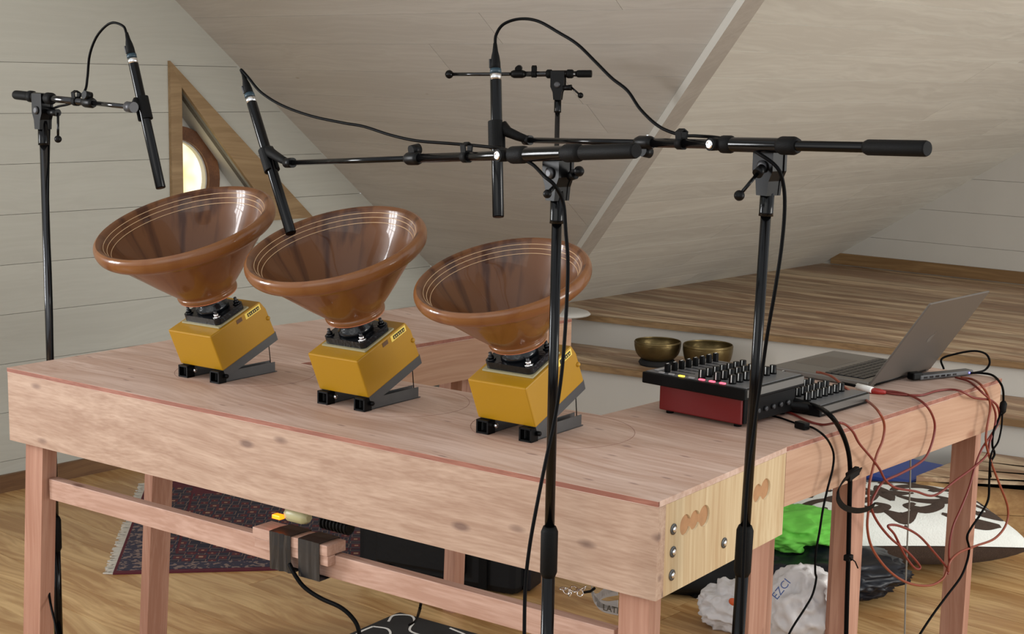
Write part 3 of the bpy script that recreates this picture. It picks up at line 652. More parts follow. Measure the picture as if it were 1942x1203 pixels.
# ================================================================== BOWL MACHINES
TA = math.radians(22)
def machine(fm, label):
    """fm: point on the table under the middle of the front feet"""
    O = V((fm[0], fm[1], T)); root = empty('bowl_machine', O, label, 'machine', 'tilted yellow bowl machines')
    def L(x, y, z): return O + mX * x + mY * y + mZ * z
    tY = (mY * math.cos(TA) + mZ * math.sin(TA)); tZ = (mZ * math.cos(TA) - mY * math.sin(TA)); H = L(0, .012, .020)
    RT_ = Matrix((mX, tY, tZ)).transposed()
    def Q(x, y, z): return H + mX * x + tY * y + tZ * z
    for sx in (-1, 1):
        c = .058 * sx; mb = MB()
        mb.box(L(c, .108, .0015), (.026, .195, .002), RM)
        mb.box(L(c - .012, .108, .014), (.002, .195, .027), RM)
        mb.box(L(c + .012, .104, .014), (.002, .187, .027), RM)
        r_ = mb.build('lower_rail', M['steel'], root)
        ft = MB(); 
        for a, b_, d0, d1 in ((-.0145, 0, .004, .030), (.0145, 0, .004, .030)): ft.box(L(c + a, .008, .0155), (.004, .026, .031), RM)
        ft.box(L(c, .008, .029), (.033, .026, .004), RM); ft.box(L(c, .008, .002), (.033, .026, .004), RM)
        ft.box(L(c, .018, .0155), (.026, .003, .026), RM)
        ft.build('foot_bracket', M['blackplastic'], root)
        MB().lathe([(.0055, 0), (.0055, .009), (.003, .011)], L(c + .0165, .016, .018), frame_from_z(mX), n=10).build('hinge_bolt', M['silver'] if sx < 0 else M['blackplastic'], root)
        u = MB(); u.box(Q(c * 1.08, .104, .005), (.020, .200, .018), RT_); u.build('upper_rail', M['darksteel'], root)
        u2 = MB().box(Q(c * 1.08 + .011 * sx, .104, .001), (.002, .200, .024), RT_).build('upper_flange', M['steel'], root)
    MB().tube([L(.064, .188, .024), Q(.064, .182, .001)], .0012, 6).build('prop_rod', M['blackplastic'], root)
    # housing with a folded back
    prof = [(0.0, .013), (-.004, .115), (.182, .115), (.194, .088), (.197, .050), (.200, .013)]
    hs_ = MB().prism([Q(-.078, a, b_) for a, b_ in prof], mX * .156)
    hb = hs_.build('housing', M['yellow'], root)
    md = hb.modifiers.new('bevel', 'BEVEL'); md.width = .003; md.segments = 2
    MB().box(Q(.004, .090, .1175), (.136, .112, .005), RT_, .0015).build('gasket_plate', M['acryl'], root)
    # rounded black plate
    pts = []; w, h_, r_ = .063, .050, .012
    for cx, cy, a0 in ((w - r_, h_ - r_, 0), (-w + r_, h_ - r_, PI / 2), (-w + r_, -h_ + r_, PI), (w - r_, -h_ + r_, 1.5 * PI)):
        for k in range(5): a = a0 + k * PI / 8; pts.append(Q(.004 + cx + r_ * math.cos(a), .090 + cy + r_ * math.sin(a), .1203))
    MB().prism(pts, tZ * .017).build('mounting_plate', M['cast'], root)
    MB().lathe([(.042, 0), (.042, .010), (.034, .018), (.032, .036), (.040, .0425)], Q(.004, .090, .1373), RT_, n=28).build('coupling', M['cast'], root)
    for cx, cy in ((-.050, -.037), (.050, -.037), (.050, .037), (-.050, .037)):
        b0 = Q(.004 + cx, .090 + cy, .1373)
        bt = MB().lathe([(.010, 0), (.010, .003)], b0, RT_, n=16); bt.lathe([(.0068, .003), (.0068, .009), (.004, .010)], b0, RT_, n=6)
        bt.build('bolt', M['chrome'] if (cx > 0 and cy < 0) else M['cast'], root)
        MB().lathe([(.0038, 0), (.0038, .011)], b0 + tZ * .006, RT_, n=8).build('stud', M['darksteel'], root)
    lb_ = MB().box(Q(.0795 - .001, .148, .104), (.002, .056, .016), RT_).build('label_plate', M['paleyellow'], root)
    MB().box(Q(.0800, .149, .104), (.0014, .042, .009), RT_).build('label_print', M['ink'], lb_)
    for k in range(6): MB().box(Q(.0808, .132 + k * .0068, .104), (.0006, .0026, .0052 - (k % 2) * .0016), RT_).build('letter_mark', M['paleyellow'], lb_)
    MB().box(Q(.0786, .098, .105), (.0008, .020, .010), RT_).build('print_mark', M['leaf'], root)
    MB().ball(Q(.0785, .190, .062), .006, 8).build('side_knob', M['yellow'], root)
    return root, Q(.004, .090, .1803), RT_
fms = [(-1.490, .055), (-1.005, .104), (-.538, .160)]
labs = ['yellow bowl machine standing furthest left on the long table', 'yellow bowl machine in the middle, under the microphone with the long boom', 'yellow bowl machine nearest the camera, partly behind the middle stand pole']
root0, foot0, RTm = machine(fms[0], labs[0])
feet = [foot0]
for k in (1, 2):
    d = V((fms[k][0] - fms[0][0], fms[k][1] - fms[0][1], 0)); copy_thing(root0, d, labs[k]); feet.append(foot0 + d)
def bowl(c, label):
    root = empty('ceramic_bowl', c, label, 'bowl', 'terracotta bowls on the machines')
    s = 1.0
    outer = [(.060, .001), (.069, .000), (.072, .004), (.072, .011), (.070, .016), (.080, .027), (.110, .062), (.139, .098), (.167, .132), (.181, .149), (.190, .157), (.203, .161), (.2115, .169), (.2150, .181), (.2145, .191), (.211, .199), (.205, .203)]
    inner = [(.205, .203), (.199, .201), (.194, .196), (.184, .178), (.174, .158), (.156, .133), (.128, .098), (.099, .062), (.070, .030), (.044, .016), (.0001, .012)]
    def smoothp(p, n=3):
        q = spline([V((a, b_, 0)) for a, b_ in p], n); return [(max(1e-5, v.x), v.y) for v in q]
    MB().lathe(smoothp(outer), c, RTm, n=96, cap=False).build('outer_wall', M['glaze'], root)
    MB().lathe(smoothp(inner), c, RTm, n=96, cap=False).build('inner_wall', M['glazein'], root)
    MB().lathe([(.060, 0), (.0705, -.0008), (.0715, .003), (.060, .004)], c, RTm, n=48, closed=True).build('foot_ring', M['clay'], root)
    for r_, z in ((.1910, .1905), (.1850, .1800), (.1790, .1682)):
        MB().lathe([(r_ + .0009 * math.cos(a), z + .0009 * math.sin(a)) for a in [k * PI / 3 for k in range(6)]], c, RTm, n=96, closed=True).build('slip_line', M['glazeline'], root)
    return root
b0 = bowl(feet[0], 'brown glazed bowl, leftmost of the three, in front of the triangular window')
for k, lab in ((1, 'brown glazed bowl, middle one with a microphone tip at its rim'), (2, 'brown glazed bowl with pale rim lines, rightmost one crossed by a black stand pole')):
    cb = copy_thing(b0, feet[k] - feet[0] + [None, RT * .010, RT * .006 - V((0, 0, .010))][k], lab); cb.scale = [None, (1.0, 1.0, .93), (.90, .90, .82)][k]
b0.scale = (1.07, 1.07, 1.0)

# ================================================================== MICROPHONE STANDS
def lerp(a, b, t): return a + (b - a) * t
def stand(label, J, lean, pl, dirty, boom, bracket_up, sleeve, parts, handle, clutch_px=None, pole_mat=None, grp=None):
    """J: top of pole (point inside the bracket); boom: (mic_end, grip_end) world points; parts: dict of fractions along the boom"""
    foot = V((J.x, J.y, 0)) + lean
    root = empty('microphone_stand', foot, label, 'microphone stand', grp)
    ax = (J - foot).normalized(); ln = (J - foot).length
    def A(h): return foot + ax * h
    bd = (boom[1] - boom[0]).normalized(); hz = V((bd.x, bd.y, 0)).normalized(); side = V((-hz.y, hz.x, 0))
    ch = 0.6        # height of the clutch: where the photograph shows it, about y = 1040 px on the pole
    if clutch_px:
        lo, hi = .2, 1.4
        for _ in range(30):
            ch = (lo + hi) / 2; d_ = A(ch) - CAM
            if 601.5 - F_PX * d_.dot(UP) / d_.dot(fw) > clutch_px: lo = ch
            else: hi = ch
    MB().tube([A(.02), A(ch)], .0125, 16).build('lower_pole', M['black'], root)
    MB().tube([A(ch - .055), A(ch - .045), A(ch + .035), A(ch + .045)], [.0125, .0165, .0165, .0125], 16).build('clutch', M['rubber'], root)
    MB().tube([A(ch), A(ln - .075)], pl, 16).build('upper_pole', parts.get('rodmat', M['black']), root)
    MB().tube([A(ln - .125), A(ln - .118), A(ln - .060)], [pl + .004, pl + .0035, pl + .0035], 16).build('pole_sleeve', M['black'], root)
    bs = MB().lathe([(.098, 0), (.101, .004), (.099, .014), (.055, .022), (.026, .030), (.018, .046)], foot, n=40).build('round_base', M['black'], root)
    MB().lathe([(.086, -.0), (.097, -.0), (.097, .003), (.086, .003)], foot, n=32, closed=True).build('rubber_foot', M['rubber'], bs)
    # bracket: two-cheeked casting narrowing to the pole
    w = .047 * bracket_up; hh = .072 * bracket_up
    P0 = J
    prof = [(-w / 2, .012), (w / 2, .012), (w / 2, -hh * .55), (w * .32, -hh * .80), (w * .26, -hh * 1.15), (-w * .26, -hh * 1.15), (-w * .32, -hh * .80), (-w / 2, -hh * .55)]
    bk_ = MB()
    for s_ in (-1, 1):
        bk_.prism([P0 + hz * a + V((0, 0, b_)) + side * (s_ * .015 * bracket_up - .003) for a, b_ in prof], side * .006)
    bk_.prism([P0 + hz * a * .9 + V((0, 0, b_)) - side * .012 * bracket_up for a, b_ in prof], side * .024 * bracket_up)
    br = bk_.build('bracket', M['blackplastic'], root)
    for s_ in (-1, 1):
        MB().lathe([(.011 * bracket_up, 0), (.011 * bracket_up, .004), (.006, .006)], P0 + V((0, 0, -hh * .45)) + side * s_ * .018 * bracket_up, frame_from_z(side * s_), n=16).build('pivot_disc', M['darksteel'], br)
    L_ = (boom[1] - boom[0]).length
    f = lambda t: lerp(boom[0], boom[1], t)
    r_in, r_out = parts.get('r', (.0062, .0092))
    MB().tube([f(parts['tip']), f(parts['collar'])], r_in, 12).build('boom_rod', parts.get('rodmat', M['black']), root)
    MB().tube([f(parts['collar']), f(parts['end'])], r_out, 14).build('boom_tube', parts.get('rodmat', M['black']), root)
    c = parts['collar']; w2_ = .024 / L_
    MB().tube([f(c - w2_), f(c - w2_ * .6), f(c + w2_ * .6), f(c + w2_)], [r_out + .001, r_out + .0045, r_out + .0045, r_out + .001], 14).build('boom_collar', M['blackplastic'], root)
    ku = parts.get('knob_up', 1)
    kn = MB().tube([f(c) + V((0, 0, .008 * ku)), f(c) + V((0, 0, .020 * ku))], .005, 8); kn.tube([f(c) + V((0, 0, .016 * ku)) - side * .006, f(c) + V((0, 0, .020 * ku)) + side * .014], [.011, .011], 16)
    kn.build('collar_knob', M['blackplastic'], root)
    # sleeve of the pivot
    a_, b_ = parts['sleeve']
    q = .012 / L_
    MB().tube([f(a_), f(a_ + q), f(b_ - q), f(b_)], [.0125 * sleeve, .0135 * sleeve, .0135 * sleeve, .0125 * sleeve], 16).build('pivot_sleeve', M['black'], root)
    for s0, s1_ in parts['rings']:
        MB().tube([f(s0), f(lerp(s0, s1_, .2)), f(lerp(s0, s1_, .8)), f(s1_)], [.0125 * sleeve, .0165 * sleeve, .0165 * sleeve, .0125 * sleeve], 16).build('sleeve_ring', M['rubber'], root)
    if 'screw' in parts:
        p = f(parts['screw']); cs = (CAM - p); cs = side if side.dot(CAM - p) > 0 else -side
        MB().tube([p, p + cs * .022], .012, 16).build('screw_boss', M['rubber'], root)
        sc = MB().lathe([(.0085, .022), (.0085, .0235), (.005, .0245), (.0045, .023)], p, frame_from_z(cs), n=18).build('screw_disc', M['chrome'], root)
    g0, g1 = parts['grip']
    MB().tube([f(g0), f(g0 + .006 / L_), f(g1 - .004 / L_), f(g1)], [.011, parts.get('gr', .0135), parts.get('gr', .0135), .012], 18).build('counter_grip', M['rubber'], root)
    for cpos in parts.get('clips', []):
        p = f(cpos); mb = MB()
        mb.tube([p - bd * .008, p + bd * .008], r_out + .003, 12); mb.ribbon([p + V((0, 0, .006)) - side * .007, p + V((0, 0, .022)) - side * .009, p + V((0, 0, .027)), p + V((0, 0, .022)) + side * .009, p + V((0, 0, .006)) + side * .007], bd * .015, .003)
        mb.build('cable_clip', M['rubber'], root)
    # T handle with ball
    h0, h1, h2 = handle
    hd = MB().tube([h0, h1], [.008, .010], 12).build('handle_boss', M['blackplastic'], root)
    MB().tube([h1, h2], .0034, 8).build('handle_rod', M['black'], root)
    MB().ball(h2, .0098, 10).build('handle_ball', M['blackplastic'], root)
    return root, side, bd
def clipset(root, tip, mp, md_, sz=1.0):
    """microphone clip: cradle round the body plus swivel arm from the boom's tip"""
    z = md_.normalized(); R_ = frame_from_z(z, (tip - mp))
    x = R_ @ V((1, 0, 0))
    mb = MB(); n = 20; pts = []
    for k in range(n + 1):
        a = math.radians(-150 + 300 * k / n) + PI; pts.append((math.cos(a) * .0162, math.sin(a) * .0162))
    mb.ribbon([mp + R_ @ V((a, b_, 0)) for a, b_ in pts], z * .058 * sz, .005)
    mb.build('clip_cradle', M['rubber'], root)
    s0 = mp + x * .020 - z * .004
    MB().tube([mp + x * .012 - z * .022 * sz, mp + x * .024 - z * .004, lerp(s0, tip, .55), tip], [.011, .012, .010, .008], 10).build('clip_arm', M['rubber'], root)
def mic(label, top, tip, r=.0125, led=None):
    """top: cable end of the connector, tip: capsule end"""
    d = (tip - top).normalized(); R_ = frame_from_z(-d); L_ = (tip - top).length
    c0 = .070
    root = empty('microphone', tip, label, 'microphone', 'slim black microphones')
    def at(s): return top + d * s
    MB().lathe([(.0085, 0), (.0095, .001), (r - .001, .0), (r, .0015), (r, L_ - c0 - .014), (r * .96, L_ - c0 - .012)], tip, R_, n=24).build('body', M['black'], root)
    MB().tube([at(c0 - .002), at(c0 + .013)], r * .97, 20).build('silver_ring', M['silver'], root)
    cn = MB().tube([at(0.0), at(.018), at(.030), at(.044), at(.060)], [.0040, .0062, .0090, .0108, .0112], 16).build('connector', M['rubber'], root)
    MB().tube([at(.058), at(.0685)], r * .99, 20).build('blue_ring', M['blue'], root)
    MB().box(at(.046) - RT * .0105, (.004, .006, .020), R_).build('latch', M['blackplastic'], cn)
    if led is not None:
        MB().ball(at(led) - fw * r * .9 + RT * 0.0, .0022, 6).build('status_light', M['ledg'], root)
    return root, top, d
M['ledg'] = plain('green_led', srgb(190, 255, 190), 0.4, emit=srgb(180, 255, 190), estr=2.0)
def cable(name, label, pts, r, mat, cat='cable', group=None, sub=6, n=8, loc=None):
    p = spline(pts, sub)
    o = MB().tube(p, r, n).build(name, mat, loc=p[0]); tag(o, label, cat, group); return o
def DP(lst): return [dep(x, y, t) for x, y, t in lst]

# --- middle stand (J, boom with long reach over the table)
tmid = lambda x: 2.74 + (1058 - x) * .00139
ymid = lambda x: 290 + (1058 - x) * .0355
Jm = dep(1059, 294, 2.74)
b0_, b1_ = dep(548, 309, tmid(548)), dep(1207, 286, tmid(1207))
fr = lambda x, x0=548, x1=1207, tf=tmid: (dep(x, 290, tf(x)) - b0_).dot(b1_ - b0_) / (b1_ - b0_).length_squared
pm = dict(tip=0.0, collar=fr(815), end=fr(1110), sleeve=(fr(1020), fr(1100)), rings=[(fr(995), fr(1028)), (fr(1088), fr(1120))], screw=fr(990), grip=(fr(1118), fr(1207)), clips=[fr(917)], knob_up=1)
sm_, sside, sbd = stand('black microphone stand in the middle, its pole crossing in front of the rightmost brown bowl', Jm, V((0, 0, 0)), .0095, .4, (b0_, b1_), 1.0, 1.0, pm,
      (dep(1080, 336, 2.73), dep(1090, 330, 2.72), dep(1098, 325, 2.71)), clutch_px=1042, grp=None)
MB().tube([dep(1050, 355, 2.72), dep(1040, 366, 2.70)], .004, 8).build('spigot_rod', M['black'], sm_)
MB().ball(dep(1038, 368, 2.70), .008, 10).build('spigot_ball', M['blackplastic'], sm_)
mtop, mtip = dep(461, 140, 3.62), dep(552, 443, 3.48)
mcp = lerp(mtop, mtip, .55)
mic('slim black microphone aimed into the middle brown bowl', mtop, mtip)
clipset(sm_, b0_ , mcp, mtip - mtop)
MB().tube([b0_ - sbd * .012, b0_ + sbd * .018], .0115, 14).build('swivel', M['blackplastic'], sm_)

# --- right stand
trt = lambda x: 2.74 + (1462 - x) * .00105
b0_, b1_ = dep(1003, 266, trt(1003)), dep(1759, 282, trt(1759))
frr = lambda x: (dep(x, 270 + (x - 1003) * .02, trt(x)) - b0_).dot(b1_ - b0_) / (b1_ - b0_).length_squared
Jr = dep(1461, 280, 2.74)
pr_ = dict(tip=0.0, collar=frr(1248), end=frr(1665), sleeve=(frr(1405), frr(1515)), rings=[(frr(1395), frr(1420)), (frr(1502), frr(1538))], screw=frr(1390), grip=(frr(1655), frr(1759)), clips=[frr(1320)], knob_up=-1)
sr_, sside, sbd = stand('black microphone stand nearest the right, its leaning pole in front of the red mixer', Jr, -RT * .032, .0098, 1.3, (b0_, b1_), 1.05, 1.0, pr_,
      (dep(1446, 318, 2.72), dep(1436, 330, 2.71), dep(1402, 371, 2.70)), clutch_px=1040)
mtop3, mtip3 = dep(939, 82, 3.27), dep(945, 412, 3.22)
mic('slim black microphone hanging upright above the rightmost brown bowl', mtop3, mtip3)
clipset(sr_, b0_, lerp(mtop3, mtip3, .53), mtip3 - mtop3)
MB().tube([b0_ - sbd * .014, b0_ + sbd * .006], .0105, 14).build('swivel', M['blackplastic'], sr_)

# --- left stand
tl = lambda x: 4.02 - (x - 80) * .0016
b0_, b1_ = dep(247, 203, tl(247)), dep(30, 180, 4.10)
frl = lambda x: (dep(x, 186 + (x - 60) * .09, tl(x)) - b0_).dot(b1_ - b0_) / (b1_ - b0_).length_squared
Jl = dep(80, 186, 4.02)
pl_ = dict(rodmat=M['gloss'], tip=0.0, collar=frl(171), end=frl(45), sleeve=(frl(98), frl(62)), rings=[(frl(103), frl(90)), (frl(66), frl(56))], grip=(frl(57), 1.0), clips=[frl(147)], knob_up=1, gr=.0125)
sl_, sside, sbd = stand('black microphone stand at far left behind the table corner', Jl, V((0, 0, 0)), .0105, 2.2, (b0_, b1_), 1.0, .95, pl_,
      (dep(92, 213, 4.01), dep(110, 214, 3.98), dep(110, 264, 3.98)), clutch_px=1010)
mtop1, mtip1 = dep(240, 62, 3.80), dep(305, 357, 3.76)
mic('slim black microphone with a green light above the left brown bowl', mtop1, mtip1, led=.19)
clipset(sl_, b0_, lerp(mtop1, mtip1, .49), mtip1 - mtop1)
MB().tube([b0_ + sbd * .012, b0_ - sbd * .016], .0135, 14).build('swivel', M['darksteel'], sl_)

# --- back stand without microphone
tb_ = lambda x: 5.02 + (1060 - x) * .0004
b0_, b1_ = dep(852, 141, tb_(852)), dep(1122, 140, tb_(1122))
frb = lambda x: (dep(x, 140, tb_(x)) - b0_).dot(b1_ - b0_) / (b1_ - b0_).length_squared
Jb = dep(1059, 142, 5.02)
pb_ = dict(rodmat=M['gloss'], tip=0.0, collar=frb(983), end=frb(1100), sleeve=(frb(1042), frb(1080)), rings=[(frb(1036), frb(1048)), (frb(1074), frb(1088))], grip=(frb(1094), 1.0), clips=[frb(1013)], knob_up=1, gr=.0125)
sb_, sside, sbd = stand('black microphone stand standing furthest back, its boom ending in a bare ball', Jb, V((0, 0, 0)), .0085, 1.0, (b0_, b1_), 1.0, .9, pb_,
      (dep(1068, 167, 5.0), dep(1084, 166, 4.99), dep(1101, 181, 4.98)), clutch_px=640)
MB().ball(b0_, .0145, 12).build('boom_ball', M['black'], sb_)

# --- microphone cables
cable('microphone_cable', 'black cable looping from the leftmost microphone to its boom and down the pole', DP([(240, 64, 3.800), (234, 50, 3.800), (216, 43, 3.820), (200, 50, 3.840), (182, 72, 3.860), (170, 105, 3.880), (166, 145, 3.900), (162, 170, 3.900), (150, 184, 3.900), (132, 197, 3.950), (108, 203, 3.980), (96, 214, 4.060), (93, 260, 4.055), (91, 400, 4.045), (96, 520, 4.065), (99, 650, 4.065), (97, 800, 4.065), (96, 950, 4.070), (92, 1110, 4.060), (106, 1190, 3.990), (118, 1260, 3.940)]), .0033, M['cable'])
cable('microphone_cable', 'black cable running from the middle microphone along the long boom and down the middle pole', DP([(461, 142, 3.62), (457, 132, 3.62), (470, 146, 3.61), (495, 175, 3.58), (535, 200, 3.52), (590, 220, 3.44), (650, 233, 3.36), (690, 240, 3.3), (740, 256, 3.23), (790, 267, 3.16), (850, 272, 3.06), (910, 277, 2.955), (960, 284, 2.87), (985, 299, 2.80), (1010, 312, 2.75), (1032, 334, 2.70), (1052, 352, 2.69), (1068, 384, 2.71), (1073, 440, 2.71), (1077, 500, 2.71), (1074, 590, 2.71), (1066, 700, 2.70), (1053, 790, 2.70), (1034, 880, 2.69), (1018, 960, 2.68), (1004, 1040, 2.68), (996, 1120, 2.68), (994, 1240, 2.67)]), .0034, M['cable'])
cable('microphone_cable', 'black cable arching from the right-hand microphone to its boom and down the right pole', DP([(939, 86, 3.27), (941, 66, 3.27), (955, 46, 3.26), (985, 36, 3.24), (1020, 40, 3.21), (1060, 62, 3.17), (1095, 84, 3.13), (1130, 118, 3.1), (1160, 148, 3.07), (1190, 172, 3.04), (1215, 208, 3.01), (1250, 240, 2.97), (1290, 256, 2.92), (1320, 258, 2.885), (1360, 261, 2.84), (1400, 270, 2.78), (1440, 292, 2.70), (1474, 318, 2.68), (1486, 352, 2.69), (1488, 400, 2.70), (1482, 470, 2.71), (1470, 550, 2.72), (1456, 630, 2.74), (1446, 700, 2.76), (1432, 800, 2.77), (1415, 950, 2.77), (1404, 1240, 2.77)]), .0034, M['cable'])

# ================================================================== ELECTRONICS
def controller(name, label, org, wx, wy, h, group=None, lit=False, rows=7, ang=0.0):
    """org = near-left bottom corner, long side along X"""
    root = empty(name, org, label, 'mixer', group)
    R_ = Matrix.Rotation(ang, 3, 'Z')
    def P(x, y, z): return V(org) + R_ @ V((x, y, z))
    MB().box(P(wx / 2, wy / 2, h / 2), (wx, wy, h), R_, .003).build('case', M['blackplastic'], root)
    MB().box(P(wx + .0015, wy / 2, h * .62), (.003, wy - .01, h * .62), R_).build('side_cheek', M['cheek'], root)
    pn = MB().box(P(wx / 2, wy / 2 + .002, h + .0008), (wx - .012, wy - .014, .0016), R_).build('panel', M['ctlpanel'], root)
    zt = h + .0016
    sl, cap, kn, mk, bt = MB(), MB(), MB(), MB(), MB()
    s_y = (wy - .05) / (rows)
    for i in range(rows + 1):
        yy = .030 + i * s_y
        if i <= rows:
            MB().box(P(.075, yy, zt + .0004), (.072, .003, .0008), R_).build('fader_slot', M['screen'], root)
            fc = MB().box(P(.052, yy, zt + .0105), (.012, .011, .021), R_, .002).build('fader_cap', M['blackplastic'], root)
            MB().box(P(.052, yy, zt + .0213), (.0012, .009, .0006), R_).build('pointer_line', M['whitepl'], fc)
    for j, xx in enumerate((.150, .192, .234)):
        for i in range(rows):
            yy = .030 + i * s_y
            k = MB().lathe([(.0092, 0), (.0084, .004), (.0080, .020), (.0070, .021)], P(xx, yy, zt), R_, n=12).build('knob', M['blackplastic'], root)
            MB().box(P(xx + .002, yy - .0078, zt + .0125), (.0016, .0016, .017), R_).build('pointer_line', M['whitepl'], k)
    for i in range(7):
        xx = .050 + i * .0285; mt = M['greybtn']
        if lit and i == 2: mt = M['ledy']
        if lit and i in (4, 5, 6): mt = M['ledr']
        MB().box(P(xx, .010, zt + .0018), (.015, .007, .0036), R_, .001).build('button', mt, root)
    MB().box(P(.024, .050, zt + .0014), (.012, .05, .0028), R_, .001).build('button', M['greybtn'], root)
    return root
zc = 0.972
MBX = V((-0.452, 0.607, T))
rb = empty('red_mixer_box', MBX, 'glossy red flat box with black socket panel, lying under the controller with lit buttons', 'mixer')
MB().box(MBX + V((.115, .115, .038)), (.230, .225, .060), None, .003).build('case', M['red'], rb)
MB().box(MBX + V((.232, .115, .038)), (.006, .215, .056), None, .001).build('socket_panel', M['blackplastic'], rb)
for k in range(6): MB().lathe([(.006, 0), (.006, .005), (.004, .006)], MBX + V((.235, .03 + k * .032, .034)), frame_from_z(V((1, 0, 0))), n=12).build('socket', M['darksteel'], rb)
for a in (.02, .21):
    for b_ in (.02, .205): MB().lathe([(.009, 0), (.009, .009)], MBX + V((a, b_, -.0)), n=12).build('rubber_foot', M['rubber'], rb)
c1 = controller('fader_controller', 'black fader controller with yellow and red lit buttons, on top of the red box', (-0.492, 0.592, T + .0685), .290, .250, .027, 'black controllers', lit=True)
c2 = controller('fader_controller', 'black controller with white-lined knobs lying flat beside the laptop', (-0.442, .842, T + .0005), .288, .235, .026, 'black controllers')
# laptop
LH = V((-0.240, 1.231, T)); LW, LD, LT = .340, .300, .016
lp = empty('laptop', LH + V((-.14, .17, 0)), 'grey open laptop leaning its lid to the right, at the end of the side table', 'laptop')
MB().box(LH + V((-LD / 2, LW / 2, .002 + LT / 2)), (LD, LW, LT), None, .004).build('base', M['aludeck'], lp)
kb = MB().box(LH + V((-.088, LW / 2, LT + .0022)), (.118, LW - .05, .0012)).build('keyboard_bed', M['screen'], lp)
kp = None
for r__ in range(6):
    for c__ in range(14):
        pos = V((LH.x - .036 - r__ * .0195, LH.y + .034 + c__ * .0209, T + LT + .0038))
        if kp is None:
            kp = MB().box(pos, (.0165, .0178, .0022)).build('key', M['key'], kb, root=lp); p0 = pos
        else:
            k = kp.copy(); COL.objects.link(k); k.parent = kb; k.location = pos - p0
MB().box(LH + V((-.222, LW / 2, LT + .0021)), (.105, .150, .0006)).build('trackpad', M['alu'], lp)
ld = V((.155, 0.0, .232)).normalized(); lu = V((0, 1, 0)); lnr = lu.cross(ld).normalized()
RL = Matrix((ld, lu, lnr)).transposed(); LL = .280
lc = LH + V((0.0, LW / 2, .008)) + ld * LL / 2
lid = MB().box(lc + lnr * .000, (LL, LW, .0055), RL, .002).build('lid', M['alu'], lp)
MB().box(lc - lnr * (.0031 if lnr.x > 0 else -.0031), (LL - .014, LW - .012, .0006), RL).build('screen', M['screen'], lid)
MB().tube([LH + V((0, .03, .010)), LH + V((0, LW - .03, .010))], .006, 10).build('hinge', M['blackplastic'], lp)
# fruit-shaped emblem on the lid
em = MB(); on_ = lnr if lnr.x > 0 else -lnr; pts = []
for k in range(28):
    a = 2 * PI * k / 28; rr = .015 * (1 + .10 * math.cos(2 * a)) * (1 - .18 * math.exp(-((a - PI / 2) / .28) ** 2)); x_ = rr * math.cos(a); y_ = rr * math.sin(a)
    if x_ > .0095: x_ = .0095 - (x_ - .0095) * .8
    pts.append(lc + ld * y_ + lu * x_ + on_ * .0029)
em.prism(pts, on_ * .0004); em.prism([lc + ld * a + lu * b_ + on_ * .0029 for a, b_ in ((.016, .0), (.021, .001), (.025, .006), (.019, .005))], on_ * .0004)
em.build('emblem', M['aludeck'], lid)
# usb hub
ha, hb_ = onz(1738, 722, T), onz(1838, 711, T); hd = (hb_ - ha); hl = hd.length; hd.normalize(); RH = Matrix((hd, mZ.cross(hd), mZ)).transposed()
hub_ = empty('usb_hub', (ha + hb_) / 2, 'slim grey usb hub with a blue light behind the laptop lid', 'usb hub')
hc = (ha + hb_) / 2 + V((0, 0, .0095))
MB().box(hc, (hl, .030, .013), RH, .003).build('case', M['panel'], hub_)
for k in range(6): MB().box(hc + hd * (-hl / 2 + .018 + k * .021) - (mZ.cross(hd)) * .0150, (.013, .0012, .005), RH).build('port', M['screen'], hub_)
MB().ball(hc + hd * (hl / 2 - .016) - (mZ.cross(hd)) * .0155, .0024, 8).build('status_light', M['ledb'], hub_)
MB().box(hc - hd * (hl / 2 + .006) + V((0, 0, .004)), (.035, .026, .020), RH, .004).build('plug', M['blackplastic'], hub_)

# cables on and around the right side table
XH = 0.0
def HX(lst, X=-0.045): return [onx(x, y, X) for x, y in lst]
def HT(lst, dz=.004): return [onz(x, y, T + dz) for x, y in lst]
def clr(pts, mn=-0.052):    # keep hanging runs clear of the side board
    return [V((max(p.x, mn), p.y, p.z)) if p.z < T else p for p in pts]
oc, rc_ = M['orangecable'], M['redcable']
g_ = None
cable('usb_cable', 'orange-brown cable starting on the controllers and drooping lowest between the table legs', HT([(1548, 706), (1560, 708)], .04) + HT([(1580, 716)], .045) + HT([(1606, 738)], .03) + HT([(1638, 756)], .008) + HX([(1664, 778), (1677, 805), (1674, 835), (1663, 862), (1654, 895), (1648, 925), (1647, 965), (1645, 1003), (1655, 1042), (1685, 1082), (1722, 1106), (1762, 1111), (1788, 1098), (1797, 1078)], -.035), .0032, oc)
cable('usb_cable', 'red-brown cable from the red plug by the laptop falling in a wide bow', HT([(1662, 740), (1700, 744)]) + HT([(1730, 752)], .005) + HX([(1755, 768), (1769, 790), (1773, 812), (1767, 842), (1755, 868), (1735, 884), (1705, 900), (1676, 914), (1661, 935), (1652, 960), (1664, 990), (1690, 1022), (1722, 1048), (1745, 1075), (1735, 1078), (1715, 1052), (1697, 1015), (1684, 998), (1706, 998), (1742, 1016), (1775, 1052), (1797, 1078)], -.040), .0031, rc_)
cable('usb_cable', 'red-brown cable from the red plug along the table top to the far corner', HT([(1662, 742), (1700, 748), (1745, 750), (1775, 742), (1800, 739), (1822, 742)]) + HX([(1845, 754), (1862, 757), (1880, 760), (1893, 774), (1894, 800), (1878, 828), (1862, 852), (1849, 885), (1838, 925), (1822, 965), (1807, 1000), (1800, 1040), (1800, 1075), (1797, 1090)], -.034), .0030, rc_)
